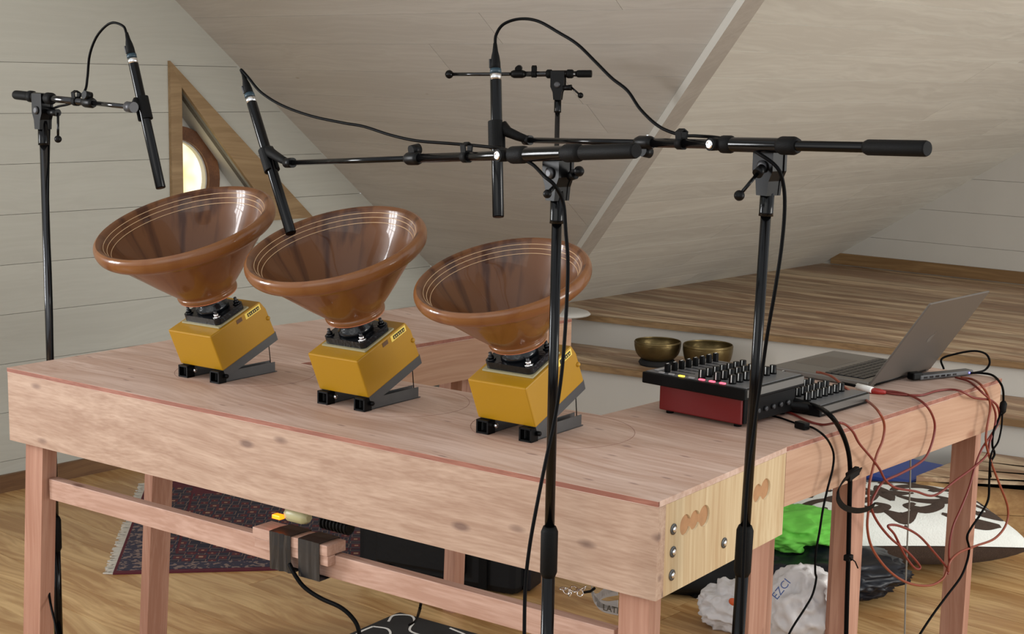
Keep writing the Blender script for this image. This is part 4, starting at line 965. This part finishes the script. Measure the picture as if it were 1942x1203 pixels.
cable('usb_cable', 'orange-brown cable from the hub swinging out to the right of the far leg', HT([(1822, 716)], .006) + HT([(1845, 720)], .006) + HX([(1862, 732), (1874, 752), (1878, 775), (1872, 810), (1870, 840), (1880, 878), (1896, 920), (1911, 962), (1908, 995), (1886, 1022), (1850, 1036), (1820, 1048), (1802, 1065), (1798, 1085)], -.028), .0032, oc)
cable('usb_cable', 'red-brown cable from the hub crossing the far leg down to the left', HT([(1812, 716)], .005) + HT([(1838, 724)], .005) + HX([(1862, 744), (1878, 760), (1888, 785), (1886, 812), (1877, 838), (1872, 862), (1850, 884), (1812, 912), (1772, 940), (1735, 932), (1700, 926), (1680, 912), (1668, 890), (1652, 868), (1630, 842), (1618, 820), (1604, 806), (1588, 802)], -.030) + HT([(1560, 806), (1530, 798), (1500, 784), (1478, 778)], .004), .0030, rc_)
cable('power_cable', 'thick black cable curving off the table beside the controllers and down the near leg', HT([(1452, 752)], .03) + HT([(1500, 758)], .035) + HT([(1545, 770)], .025) + HX([(1572, 786), (1592, 812), (1606, 846), (1612, 885), (1611, 950), (1609, 1050), (1606, 1150), (1604, 1240)], -.035), .0056, M['cable'])
fer = cable('power_cable', 'thin black cable with a square filter block hanging left of the near leg', HT([(1452, 786), (1480, 793), (1500, 800), (1521, 807), (1540, 811)]) + HX([(1560, 824), (1573, 840), (1581, 862), (1579, 890), (1570, 925), (1561, 965), (1554, 1010), (1547, 1050), (1546, 1085), (1548, 1098), (1541, 1128), (1526, 1155), (1500, 1196), (1480, 1240)], -.032), .0026, M['cable'])
fb = onz(1521, 807, T + .009); fd = (onz(1540, 811, T) - onz(1500, 800, T)).normalized()
MB().box(fb, (.032, .018, .016), Matrix((fd, mZ.cross(fd), mZ)).transposed(), .002).build('filter_block', M['blackplastic'], fer)
cable('charger_cable', 'black cable arching behind the laptop lid to the hub', [V((-0.20, 1.575, T + .012)), dep(1786, 681, 4.12), dep(1815, 671, 4.12), dep(1848, 666, 4.12), dep(1870, 672, 4.12), dep(1877, 688, 4.12), dep(1868, 702, 4.12), onz(1850, 707, T + .008), onz(1836, 708, T + .008)], .0030, M['cable'])
hc2 = cable('hub_cable', 'black cable with an inline blob hanging off the far corner of the side table', HT([(1838, 708), (1862, 708)], .008) + HT([(1884, 713)], .006) + [onx(x, y, -.028) for x, y in ((1900, 732), (1903, 755), (1901, 775), (1892, 800), (1884, 820), (1882, 845), (1886, 862), (1878, 880), (1876, 915), (1874, 948), (1860, 975), (1841, 1003), (1834, 1020), (1838, 1040), (1834, 1065), (1822, 1095), (1796, 1130), (1770, 1165), (1745, 1203), (1725, 1240))], .0032, M['cable'])
pb1, pb2 = onx(1904, 760, -.028), onx(1900, 786, -.028)
MB().tube([pb1, lerp(pb1, pb2, .2), lerp(pb1, pb2, .8), pb2], [.004, .0095, .0095, .004], 12).build('inline_blob', M['rubber'], hc2)
cable('power_cable', 'black cable crossing the hub cable near the far corner of the side table', [onx(x, y, -.022) for x, y in ((1901, 786), (1899, 812), (1893, 838), (1882, 856), (1877, 880), (1879, 905))], .0026, M['cable'])
cable('grey_cord', 'thin grey cord hanging straight down between the two side table legs', [onx(x, y, -.100) for x, y in ((1727, 850), (1726, 920), (1722, 1000), (1718, 1100), (1715, 1240))], .0022, M['greycable'])
cable('power_cable', 'short black cable bending down at the left side of the red box', [MBX + V((.0, .16, .045)), MBX + V((-.020, .15, .035)), MBX + V((-.040, .12, .010)), MBX + V((-.046, .10, .004)), MBX + V((-.040, .16, .003))], .0035, M['cable'])
# red plugs, white adapter
o = empty('red_plug', onz(1655, 741, T), 'red cable plug lying right of the white adapter', 'plug')
a, b_ = onz(1650, 741, T + .007), onz(1680, 745, T + .006); MB().tube([a, lerp(a, b_, .6), b_], [.009, .008, .004], 10).build('plug_body', M['redplug'], o)
a, b_ = onz(1626, 733, T + .010), onz(1654, 740, T + .010)
o = empty('white_adapter', a, 'small white adapter plug in front of the laptop hinge', 'plug'); MB().tube([a, b_], .0085, 8).build('adapter_body', M['whitepl'], o)
a, b_ = onz(1597, 727, T + .012), onz(1626, 733, T + .011); MB().tube([a, b_], .004, 8).build('adapter_tail', M['cable'], o)
a, b_ = onz(1455, 776, T + .016), onz(1478, 780, T + .012)
o = empty('red_plug', a, 'red plug in the socket panel of the red box, right of the leaning pole', 'plug'); MB().tube([a, lerp(a, b_, .55), b_], [.012, .011, .005], 10).build('plug_body', M['redplug'], o)
a, b_ = onz(1448, 760, T + .030), onz(1560, 778, T + .012)
o = empty('black_plug', a, 'long black jack plug lying in front of the flat controller', 'plug'); MB().tube([a, lerp(a, b_, .3), lerp(a, b_, .8), b_], [.010, .015, .013, .007], 12).build('plug_body', M['blackplastic'], o)
# hook-and-loop cable tie
vt = empty('cable_tie', onx(1608, 905, -.02), 'black hook-and-loop strap curling round the thick cable', 'cable tie')
MB().ribbon(spline([onx(x, y, -.018) for x, y in ((1632, 892), (1615, 900), (1600, 912), (1590, 930), (1590, 948), (1602, 963), (1625, 969), (1645, 966), (1658, 958))], 5), V((0, 0, .012)) + V((.004, .004, 0)), .003).build('strap', M['rubber'], vt)
MB().box(onx(1617, 899, -.022), (.012, .045, .020), Matrix.Rotation(.2, 3, 'X'), .002).build('wrap', M['rubber'], vt)
vt2 = empty('cable_tie', onx(1609, 1058, -.02), 'small black tie holding the thick cable low on the near leg', 'cable tie')
MB().box(onx(1609, 1058, -.030), (.016, .020, .014), None, .002).build('wrap', M['rubber'], vt2)
MB().tube([onx(1612, 1058, -.02), onx(1622, 1066, -.02), onx(1627, 1078, -.02)], .0016, 6).build('tail', M['rubber'], vt2)

# ================================================================== THINGS ON THE STEPS
def lathe_bowl(label, c, R0, h, cushion):
    root = empty('brass_bowl', c, label, 'bowl', 'brass singing bowls')
    z0 = .022 if cushion else 0.0
    prof = [(.0001, 0), (R0 * .45, .0), (R0 * .70, h * .10), (R0 * .90, h * .35), (R0 * .98, h * .65), (R0 * 1.0, h * .86), (R0 * .985, h), (R0 * .955, h), (R0 * .965, h * .86), (R0 * .94, h * .65), (R0 * .86, h * .37), (R0 * .66, h * .14), (.0001, h * .05)]
    q = spline([V((a, b_, 0)) for a, b_ in prof], 3)
    MB().lathe([(max(1e-5, v.x), v.y) for v in q], V(c) + V((0, 0, z0)), n=56).build('shell', M['brass'], root)
    MB().lathe([(R0 * .9855, h * .90), (R0 * 1.004, h * .905), (R0 * 1.004, h * .96), (R0 * .9855, h * .965)], V(c) + V((0, 0, z0)), n=56, closed=True).build('rim_band', M['brass'], root)
    return root
bl1 = onz(1246, 692, .40); bl2 = onz(1341, 700, .40)
rg = MB().lathe([(.04, .0), (.078, .0), (.085, .012), (.078, .024), (.045, .024)], bl1, n=32, closed=True).build('ring_cushion', M['velvet'], loc=bl1); tag(rg, 'round black cushion under the left brass bowl', 'cushion')
lathe_bowl('smaller brass bowl on a round black cushion', bl1, .106, .088, True)
lathe_bowl('larger brass bowl with straighter sides, right of the one on the black cushion', bl2, .112, .112, False)
def blob(name, label, cat, c, dims, mat, rot=0.0, amp=.08, fr_=4.0, sub=4, seed=0, flat=True, boxy=0.0, group=None, ridge=0.0):
    """soft irregular lump: a cube-sphere pushed out by noise, sitting on its base"""
    bm = bmesh.new(); bmesh.ops.create_icosphere(bm, subdivisions=sub, radius=1)
    R_ = Matrix.Rotation(rot, 3, 'Z'); sd = V((seed * 3.7, seed * 1.3, seed * 2.1))
    for v in bm.verts:
        p = v.co.copy()
        if boxy > 0:
            p = V([math.copysign(abs(t) ** (1 - boxy), t) for t in p])
        k = 1 + amp * mnoise.noise(p * fr_ + sd) * 2 + amp * .5 * mnoise.noise(p * fr_ * 2.7 + sd)
        if ridge > 0:
            k += ridge * (.5 - abs(mnoise.noise(p * 2.6 + sd)) * 2) + ridge * .6 * (.5 - abs(mnoise.noise(p * 5.5 + sd)) * 2)
        p = V((p.x * dims[0] / 2 * k, p.y * dims[1] / 2 * k, p.z * dims[2] / 2 * k))
        if flat: p.z = max(p.z, -dims[2] / 2 * .82)
        v.co = R_ @ p + V((0, 0, dims[2] / 2 * .82 if flat else dims[2] / 2))
    bm.verts.index_update(); mb = MB(); mb.add([V(c) + v.co for v in bm.verts], [tuple(v.index for v in f.verts) for f in bm.faces], True); bm.free()
    o = mb.build(name, mat, loc=c); 
    if label: tag(o, label, cat, group)
    return o
vr = math.atan2(RT.y, RT.x)
blob('folded_cloth', 'pale grey cloth folded in the corner where the slope meets the upper platform', 'cloth', onz(1060, 602, .552), (.30, .26, .05), M['riser'], rot=vr, amp=.03, fr_=2, seed=3)

# ================================================================== ON THE FLOOR
# oriental rug
A0 = onz(214, 1091, 0); A1 = onz(560, 1082, 0); A2 = onz(322, 912, 0)
ux = (A1 - A0).normalized(); uy = V((-ux.y, ux.x, 0))
rg = empty('oriental_rug', A0, 'dark patterned oriental rug with a pale fringe lying under the tables', 'rug')
rw, rl = 1.75, 1.15
def RP(a, b_, z): return A0 + ux * a + uy * b_ + V((0, 0, z))
def rquad(nm, a0, a1, b0q, b1q, z, mat, h=.004): MB().prism([RP(a0, b0q, z), RP(a1, b0q, z), RP(a1, b1q, z), RP(a0, b1q, z)], (0, 0, h)).build(nm, mat, rg)
rquad('backing', 0, rw, 0, rl, .001, M['rugmaroon'], .006)
rquad('field', .20, rw - .2, .20, rl - .2, .0071, M['rug'], .0012)
rquad('border', .010, rw - .01, .022, .095, .0071, M['rugborder'], .0012)
rquad('border', .010, .105, .096, rl - .03, .0071, M['rugborder'], .0012)
rquad('inner_border', .106, rw - .1, .096, .19, .0071, M['rug'], .0010)
rquad('inner_border', .106, .19, .191, rl - .1, .0071, M['rug'], .0010)
fr_mb = MB()
for k in range(150):
    b_ = .003 + k * (rl - .01) / 150; l_ = .022 + random.random() * .014; s_ = random.uniform(-.012, .012)
    fr_mb.prism([RP(0.0, b_, .001), RP(0.0, b_ + .0055, .001), RP(-l_, b_ + s_ + .004, .001), RP(-l_, b_ + s_, .001)], (0, 0, .004))
fo = fr_mb.build('fringe', M['offwhite'], rg); fo['kind'] = 'stuff'

# power strip block taped on the stretcher
ps = mplane(497, 990, .045); pe = mplane(636, 1035, .045)
lx = lambda p: (p - BO).dot(mX)
xa, xb = lx(ps), lx(pe)
zb = zr1 - .012
pw_ = empty('power_block', m_((xa + xb) / 2, .06, zr1), 'wooden block taped with black tape on the stretcher, a switch glowing orange on it', 'power strip')
MB().box(m_((xa + xb) / 2, .0305 + .010, zr1 + .010), (xb - xa, .008 + .012, .018), RM, .001).build('lower_lath', M['leg'], pw_) if False else None
mbox(xa, xb, .020, .0445, zr1 - .020, zr1 + .003, .001).build('lower_lath', M['rail'], pw_)
mbox(xa - .004, xb, .018, .080, zr1 + .0035, zr1 + .028, .001).build('upper_lath', M['rail'], pw_)
for u0, u1 in ((513, 553), (567, 607)):
    a, b_ = lx(mplane(u0, 1010, .018)), lx(mplane(u1, 1020, .018)); mb = MB()
    wob = .003 if u0 < 560 else .0006
    n_ = 10; loop = [(.0155, zr0 - .003), (.0150, (zr0 + zr1) / 2), (.0145, zr1 - .0), (.0150, zr1 + .031), (.050, zr1 + .032), (.084, zr1 + .030), (.084, zr1 + .001), (.077, zr0 - .003)]
    pts = []
    loop2 = loop + [loop[0]]
    vs = []; m0 = len(loop2); nn = 8
    for j in range(nn + 1):
        for (yy, zz) in loop2[:-1]:
            w_ = wob * mnoise.noise(V((j * 2.1, yy * 50, zz * 9)))
            vs.append(m_(a + (b_ - a) * j / nn, yy + w_ * (1.5 if yy < .02 else 0) - (wob if (j % 3 == 1 and yy < .02) else 0), zz))
    K = len(loop)
    mb.add(vs, [(j * K + i, j * K + (i + 1) % K, (j + 1) * K + (i + 1) % K, (j + 1) * K + i) for j in range(nn) for i in range(K)])
    to = mb.build('tape_band', M['tape'], pw_); sd_ = to.modifiers.new('s', 'SOLIDIFY'); sd_.thickness = .0012
MB().box(mplane(528, 980, .04), (.026, .018, .010), RM, .002).build('lit_switch', M['ledo'], pw_)
pc_ = mplane(566, 978, .045)
MB().tube([pc_ - mX * .034, pc_ - mX * .022, pc_ + mX * .020, pc_ + mX * .034], [.014, .019, .019, .010], 6).build('plug', M['beige'], pw_)
a, b_ = mplane(612, 988, .05), mplane(665, 1002, .05)
cp = MB().tube([a, b_], .0145, 12); 
for k in range(8): p_ = lerp(a, b_, (k + .5) / 8); cp.tube([p_ - mX * .0022, p_ + mX * .0022], .0175, 12)
cp.build('ribbed_plug', M['rubber'], pw_)
cable('power_cable', 'black mains cable drooping from the taped block to the floor', [mplane(549, 1070, .012)] + [mplane(x, y, .005) for x, y in ((560, 1092), (578, 1115), (608, 1135), (645, 1152), (668, 1172), (680, 1195), (684, 1240))], .0050, M['cable'])
cable('power_cable', 'black cable running up from the swirl cushion behind the stretcher', [onz(776, 1186, .10), onz(788, 1178, .11), mplane(795, 1160, .10), mplane(799, 1140, .10)], .0035, M['cable'])

# black equipment bag under the table
gc = onz(850, 1128, 0.0)
gb = empty('equipment_bag', gc, 'large black nylon equipment bag on the floor behind the stretcher', 'bag')
gl, gr_ = onz(676, 1082, 0), onz(980, 1136, 0)
gc = V(((gl.x + gr_.x) / 2, (gl.y + gr_.y) / 2, 0)); gb.location = gc
ga = math.atan2(gr_.y - gl.y, gr_.x - gl.x); Rg = Matrix.Rotation(ga, 3, 'Z'); gw = (V((gr_.x, gr_.y, 0)) - V((gl.x, gl.y, 0))).length
bz = onx(0, 0, 0) * 0
def GP(x, y, z): return gc + Rg @ V((x, y, z))
MB().box(GP(0, .12, .16), (gw, .24, .32), Rg, .03).build('bag_body', M['blackbag'], gb)
MB().box(GP(-.05, -.012, .14), (gw * .55, .03, .18), Rg, .012).build('pocket', M['blackbag'], gb)
for s_ in (-.3, .3): MB().box(GP(gw * s_, -.006, .17), (.03, .008, .31), Rg, .002).build('strap', M['rubber'], gb)
MB().box(GP(gw / 2 + .008, .10, .14), (.03, .10, .26), Rg, .008).build('side_strap', M['shiny_black'], gb)

# swirl cushion
sc_ = onz(800, 1215, 0.0); sc0 = onz(757, 1157, .05); sl0 = onz(610, 1225, .05); sr0 = onz(990, 1222, .05)
e1 = (sr0 - sc0).normalized(); e2 = V((e1.y, -e1.x, 0))
sw = empty('swirl_cushion', sc0 + e1 * .22 + e2 * .22 - V((0, 0, .05)), 'flat black floor cushion with white line swirls under the table', 'cushion')
def SP(a, b_, z): return V((sc0.x, sc0.y, 0)) + e1 * a + e2 * b_ + V((0, 0, z))
Rs = Matrix((e1, -e2, mZ)).transposed()
MB().box(SP(.30, .30, .026), (.60, .60, .050), Rs, .018).build('pad', M['swirlpad'], sw)
for k, cl in enumerate((((.04, .10), (.02, .05), (.06, .02), (.10, .05), (.14, .12), (.22, .13), (.24, .16), (.16, .17), (.10, .20), (.12, .26)), ((.03, .16), (.08, .15), (.12, .20), (.10, .30), (.05, .28), (.03, .22), (.03, .16)), ((.22, .03), (.30, .05), (.34, .10), (.30, .16), (.24, .20), (.22, .26), (.28, .30)), ((.38, .04), (.44, .06), (.46, .13), (.40, .16), (.36, .12), (.38, .04)), ((.16, .32), (.24, .34), (.32, .30), (.40, .34), (.44, .42)))):
    MB().ribbon(spline([SP(a, b_, .0512) for a, b_ in cl], 6), (0, 0, .0012), .007).build('piping_swirl', M['whitepl'], sw)

# lanyard and chain
ln_ = empty('lanyard', onz(1140, 1150, .0), 'grey lettered lanyard strap with a metal clip, left of the front right leg', 'lanyard')
for k, trace in enumerate((((1172, 1113), (1155, 1118), (1138, 1130), (1132, 1142), (1146, 1154), (1172, 1160)), ((1172, 1122), (1150, 1126), (1130, 1134), (1124, 1126), (1122, 1118), (1130, 1140), (1150, 1148), (1172, 1146)))):
    MB().ribbon(spline([mplane(x, y, .28) for x, y in trace], 5), V((0, 0, .018)), .0015).build('strap', M['lanyard'], ln_)
def text(body, size, loc, R_, mat, name, parent, root):
    cu = bpy.data.curves.new(name, 'FONT'); cu.body = body; cu.size = size; cu.extrude = .0003; cu.align_x = 'CENTER'; cu.align_y = 'CENTER'
    to = bpy.data.objects.new('t', cu); COL.objects.link(to); bpy.context.view_layer.update()
    me = bpy.data.meshes.new_from_object(to.evaluated_get(bpy.context.evaluated_depsgraph_get())); bpy.data.objects.remove(to)
    me.materials.clear(); me.materials.append(mat); me.transform(Matrix.Translation(V(loc) - V(root.location)) @ R_.to_4x4())
    o = bpy.data.objects.new(name, me); COL.objects.link(o); o.parent = parent; return o
text('LATI', .020, mplane(1158, 1156, .268), Matrix((mX, mZ, -mY)).transposed(), M['ink'], 'lettering', ln_, ln_)
ch_ = empty('key_chain', mplane(1090, 1122, .28), 'small silver key chain beside the lanyard', 'chain')
for k in range(7):
    p = mplane(1068 + k * 6.5, 1117 + (k % 3) * 4, .28); R_ = Matrix.Rotation(k * 1.3, 3, 'Z') @ Matrix.Rotation(k * .9, 3, 'X')
    MB().lathe([(.0075 + .0016 * math.cos(a), .0016 * math.sin(a)) for a in [j * PI / 3 for j in range(6)]], p, R_, n=14, closed=True).build('link', M['chrome'], ch_)
MB().tube([mplane(1108, 1124, .28), mplane(1120, 1122, .28), mplane(1128, 1116, .28)], .003, 8).build('cord', M['rubber'], ch_)

# big patterned cushion
kc = onz(1745, 1010, .08); kf = onz(1640, 1088, 0); kr = onz(1890, 1088, 0)
kd = (kr - kf).normalized(); kn_ = V((-kd.y, kd.x, 0)); kmid = (kf + kr) / 2
Kc = kmid - kd * .105 + kn_ * .24
pc = empty('patterned_cushion', Kc, 'large white floor cushion with dark brown swirls and a brown underside', 'cushion')
CW, CD = .88, .62
def cz(a, b_):
    th_ = max(0, (1 - a ** 4) * (1 - b_ ** 4)) ** .55
    return .115 + .105 * th_
def cpt(a, b_, dz=0.0):
    return Kc + kd * a * CW / 2 * (1 - .07 * (1 - b_ * b_)) + kn_ * b_ * CD / 2 * (1 - .07 * (1 - a * a)) + V((0, 0, cz(a, b_) + dz))
def cushion_half(top):
    mb = MB(); N_ = 40; vs = []
    for i in range(N_ + 1):
        for j in range(N_ + 1):
            a, b_ = -1 + 2 * i / N_, -1 + 2 * j / N_
            p = cpt(a, b_)
            if not top: p.z = .113 - .108 * (cz(a, b_) - .115) / .105
            vs.append(p)
    W_ = N_ + 1
    return mb.add(vs, [(i * W_ + j, i * W_ + j + 1, (i + 1) * W_ + j + 1, (i + 1) * W_ + j) for i in range(N_) for j in range(N_)], True)
cushion_half(True).build('top_cover', M['cushwhite'], pc); cushion_half(False).build('underside', M['cushside'], pc)
def scroll(pts, ws):
    """flat brown scroll following the cushion's curved top; pts in cushion coordinates (-1..1)"""
    P2 = spline([V((a, b_, 0)) for a, b_ in pts], 7); W2 = spline([V((w, 0, 0)) for w in ws], 7); vs = []
    for i, p in enumerate(P2):
        t = (P2[min(i + 1, len(P2) - 1)] - P2[max(i - 1, 0)]).normalized(); nn = V((-t.y, t.x * CW / CD, 0)); w = max(.004, W2[i].x)
        for k in (-1, -.33, .33, 1):
            q = p + nn * (w * k); qa, qb = max(-.985, min(.985, q.x)), max(-.985, min(.985, q.y)); vs.append(cpt(qa, qb, .003 if abs(k) < 1 else .0005))
    n_ = len(P2)
    mb = MB(); mb.add(vs, [(i * 4 + k, i * 4 + k + 1, i * 4 + 5 + k, i * 4 + 4 + k) for i in range(n_ - 1) for k in range(3)], True)
    mb.build('swirl_motif', M['cushside'], pc)
wv = (.02, .05, .07, .06, .03)
for sx in (-1, 1):
    for sy in (-1, 1):
        f_ = lambda L_: [(sx * a, sy * b_) for a, b_ in L_]
        scroll(f_([(.10, .12), (.22, .30), (.40, .34), (.52, .22), (.44, .10)]), (.03, .06, .07, .06, .03))
        scroll(f_([(.40, .34), (.34, .52), (.20, .62), (.10, .52), (.16, .42)]), (.05, .055, .06, .05, .03))
        scroll(f_([(.52, .22), (.70, .26), (.84, .42), (.80, .60), (.66, .62), (.62, .50)]), (.04, .055, .07, .07, .05, .03))
        scroll(f_([(.34, .70), (.48, .80), (.64, .84), (.78, .82)]), (.02, .05, .05, .02))
    scroll([(sx * a, b_) for a, b_ in [(.62, 0), (.74, .06), (.86, .02), (.90, -.10), (.84, -.16)]], (.07, .06, .06, .05, .03))
scroll([(-.26, 0), (-.1, 0), (.1, 0), (.26, 0)], (.02, .08, .08, .02)); scroll([(0, -.34), (0, -.12), (0, .12), (0, .34)], (.02, .07, .07, .02))
for sy in (-1, 1): scroll([(-.12, sy * .66), (0, sy * .78), (.12, sy * .66)], (.03, .07, .03)); scroll([(0, sy * .74), (0, sy * .92)], (.05, .02))

# dark clothes, green cloth, white bags
blob('black_jacket', 'black shiny jacket heaped below the green cloth', 'jacket', onz(1530, 1120, 0), (.62, .42, .17), M['shiny_black'], rot=vr, amp=.08, fr_=2.2, seed=2, sub=5, ridge=.14)
blob('black_backpack', 'black backpack under the end of the long table, left of the plastic bag', 'bag', onz(1330, 1108, 0), (.62, .34, .15), M['blackbag'], rot=vr, amp=.07, fr_=2.0, seed=8, boxy=.3)
o = MB().ribbon(spline([onz(x, y, .01) for x, y in ((1300, 1120), (1320, 1132), (1336, 1128), (1338, 1112), (1334, 1098))], 5), V((.01, .0, .012)), .002).build('bag_strap', M['rubber'], loc=onz(1300, 1120, 0)); tag(o, 'thin black strap trailing from the backpack on the floor', 'strap')
gp = onz(1528, 1120, 0); 
blob('green_cloth', 'bright green cloth lying on the dark clothes left of the near leg', 'cloth', V((gp.x, gp.y, 0)) + kn_ * .12 + kd * -.02 + V((0, 0, .125)), (.40, .34, .13), M['green'], rot=vr, amp=.06, fr_=2.5, seed=4, sub=5, ridge=.14)
wbg = blob('plastic_bag', 'crumpled white carrier bag with blue print, between the two legs', 'bag', onz(1515, 1225, 0), (.25, .22, .265), M['plasticbag'], rot=.4, amp=.06, fr_=2.3, seed=6, sub=5, ridge=.16)
wb2 = blob('plastic_bag', 'smaller white carrier bag with an orange mark, left of the leaning pole', 'bag', onz(1398, 1190, 0), (.24, .17, .165), M['plasticbag'], rot=.5, amp=.07, fr_=2.2, seed=9, sub=5, ridge=.18)
tdir = -V((fw.x, fw.y, 0)).normalized()
Rt = Matrix((RT, UP, -fw)).transposed() @ Matrix.Rotation(.9, 3, 'Z')
text('EZCI', .030, dep(1482, 1118, 4.10), Rt, M['bluetext'], 'print', wbg, wbg)
MB().box(dep(1452, 1142, 4.12), (.022, .010, .012), Matrix.Rotation(.5, 3, 'Z')).build('print_patch', M['blue'], wbg)
MB().ball(dep(1390, 1142, 4.30), .011, 8, (1.3, .6, 1)).build('orange_mark', M['orangetext'], wb2)
# blue-lidded tub
tp = onz(1680, 960, 0); tc0 = onx(0, 0, 0) * 0
tub_c = V((lowx0 - .30, f3c(lowx0) + .18, 0)); tb2 = empty('storage_tub', tub_c, 'milky storage tub with a blue lid, left of the lowest step', 'storage tub')
MB().box(tub_c + V((0, 0, .095)), (.50, .30, .19), None, .02).build('tub', M['tub'], tb2)
MB().box(tub_c + V((0, 0, .205)), (.53, .33, .030), None, .010).build('lid', M['bluelid'], tb2)
MB().box(tub_c + V((.268, -.10, .17)), (.012, .09, .08), None, .004).build('clasp', M['blackplastic'], tb2)
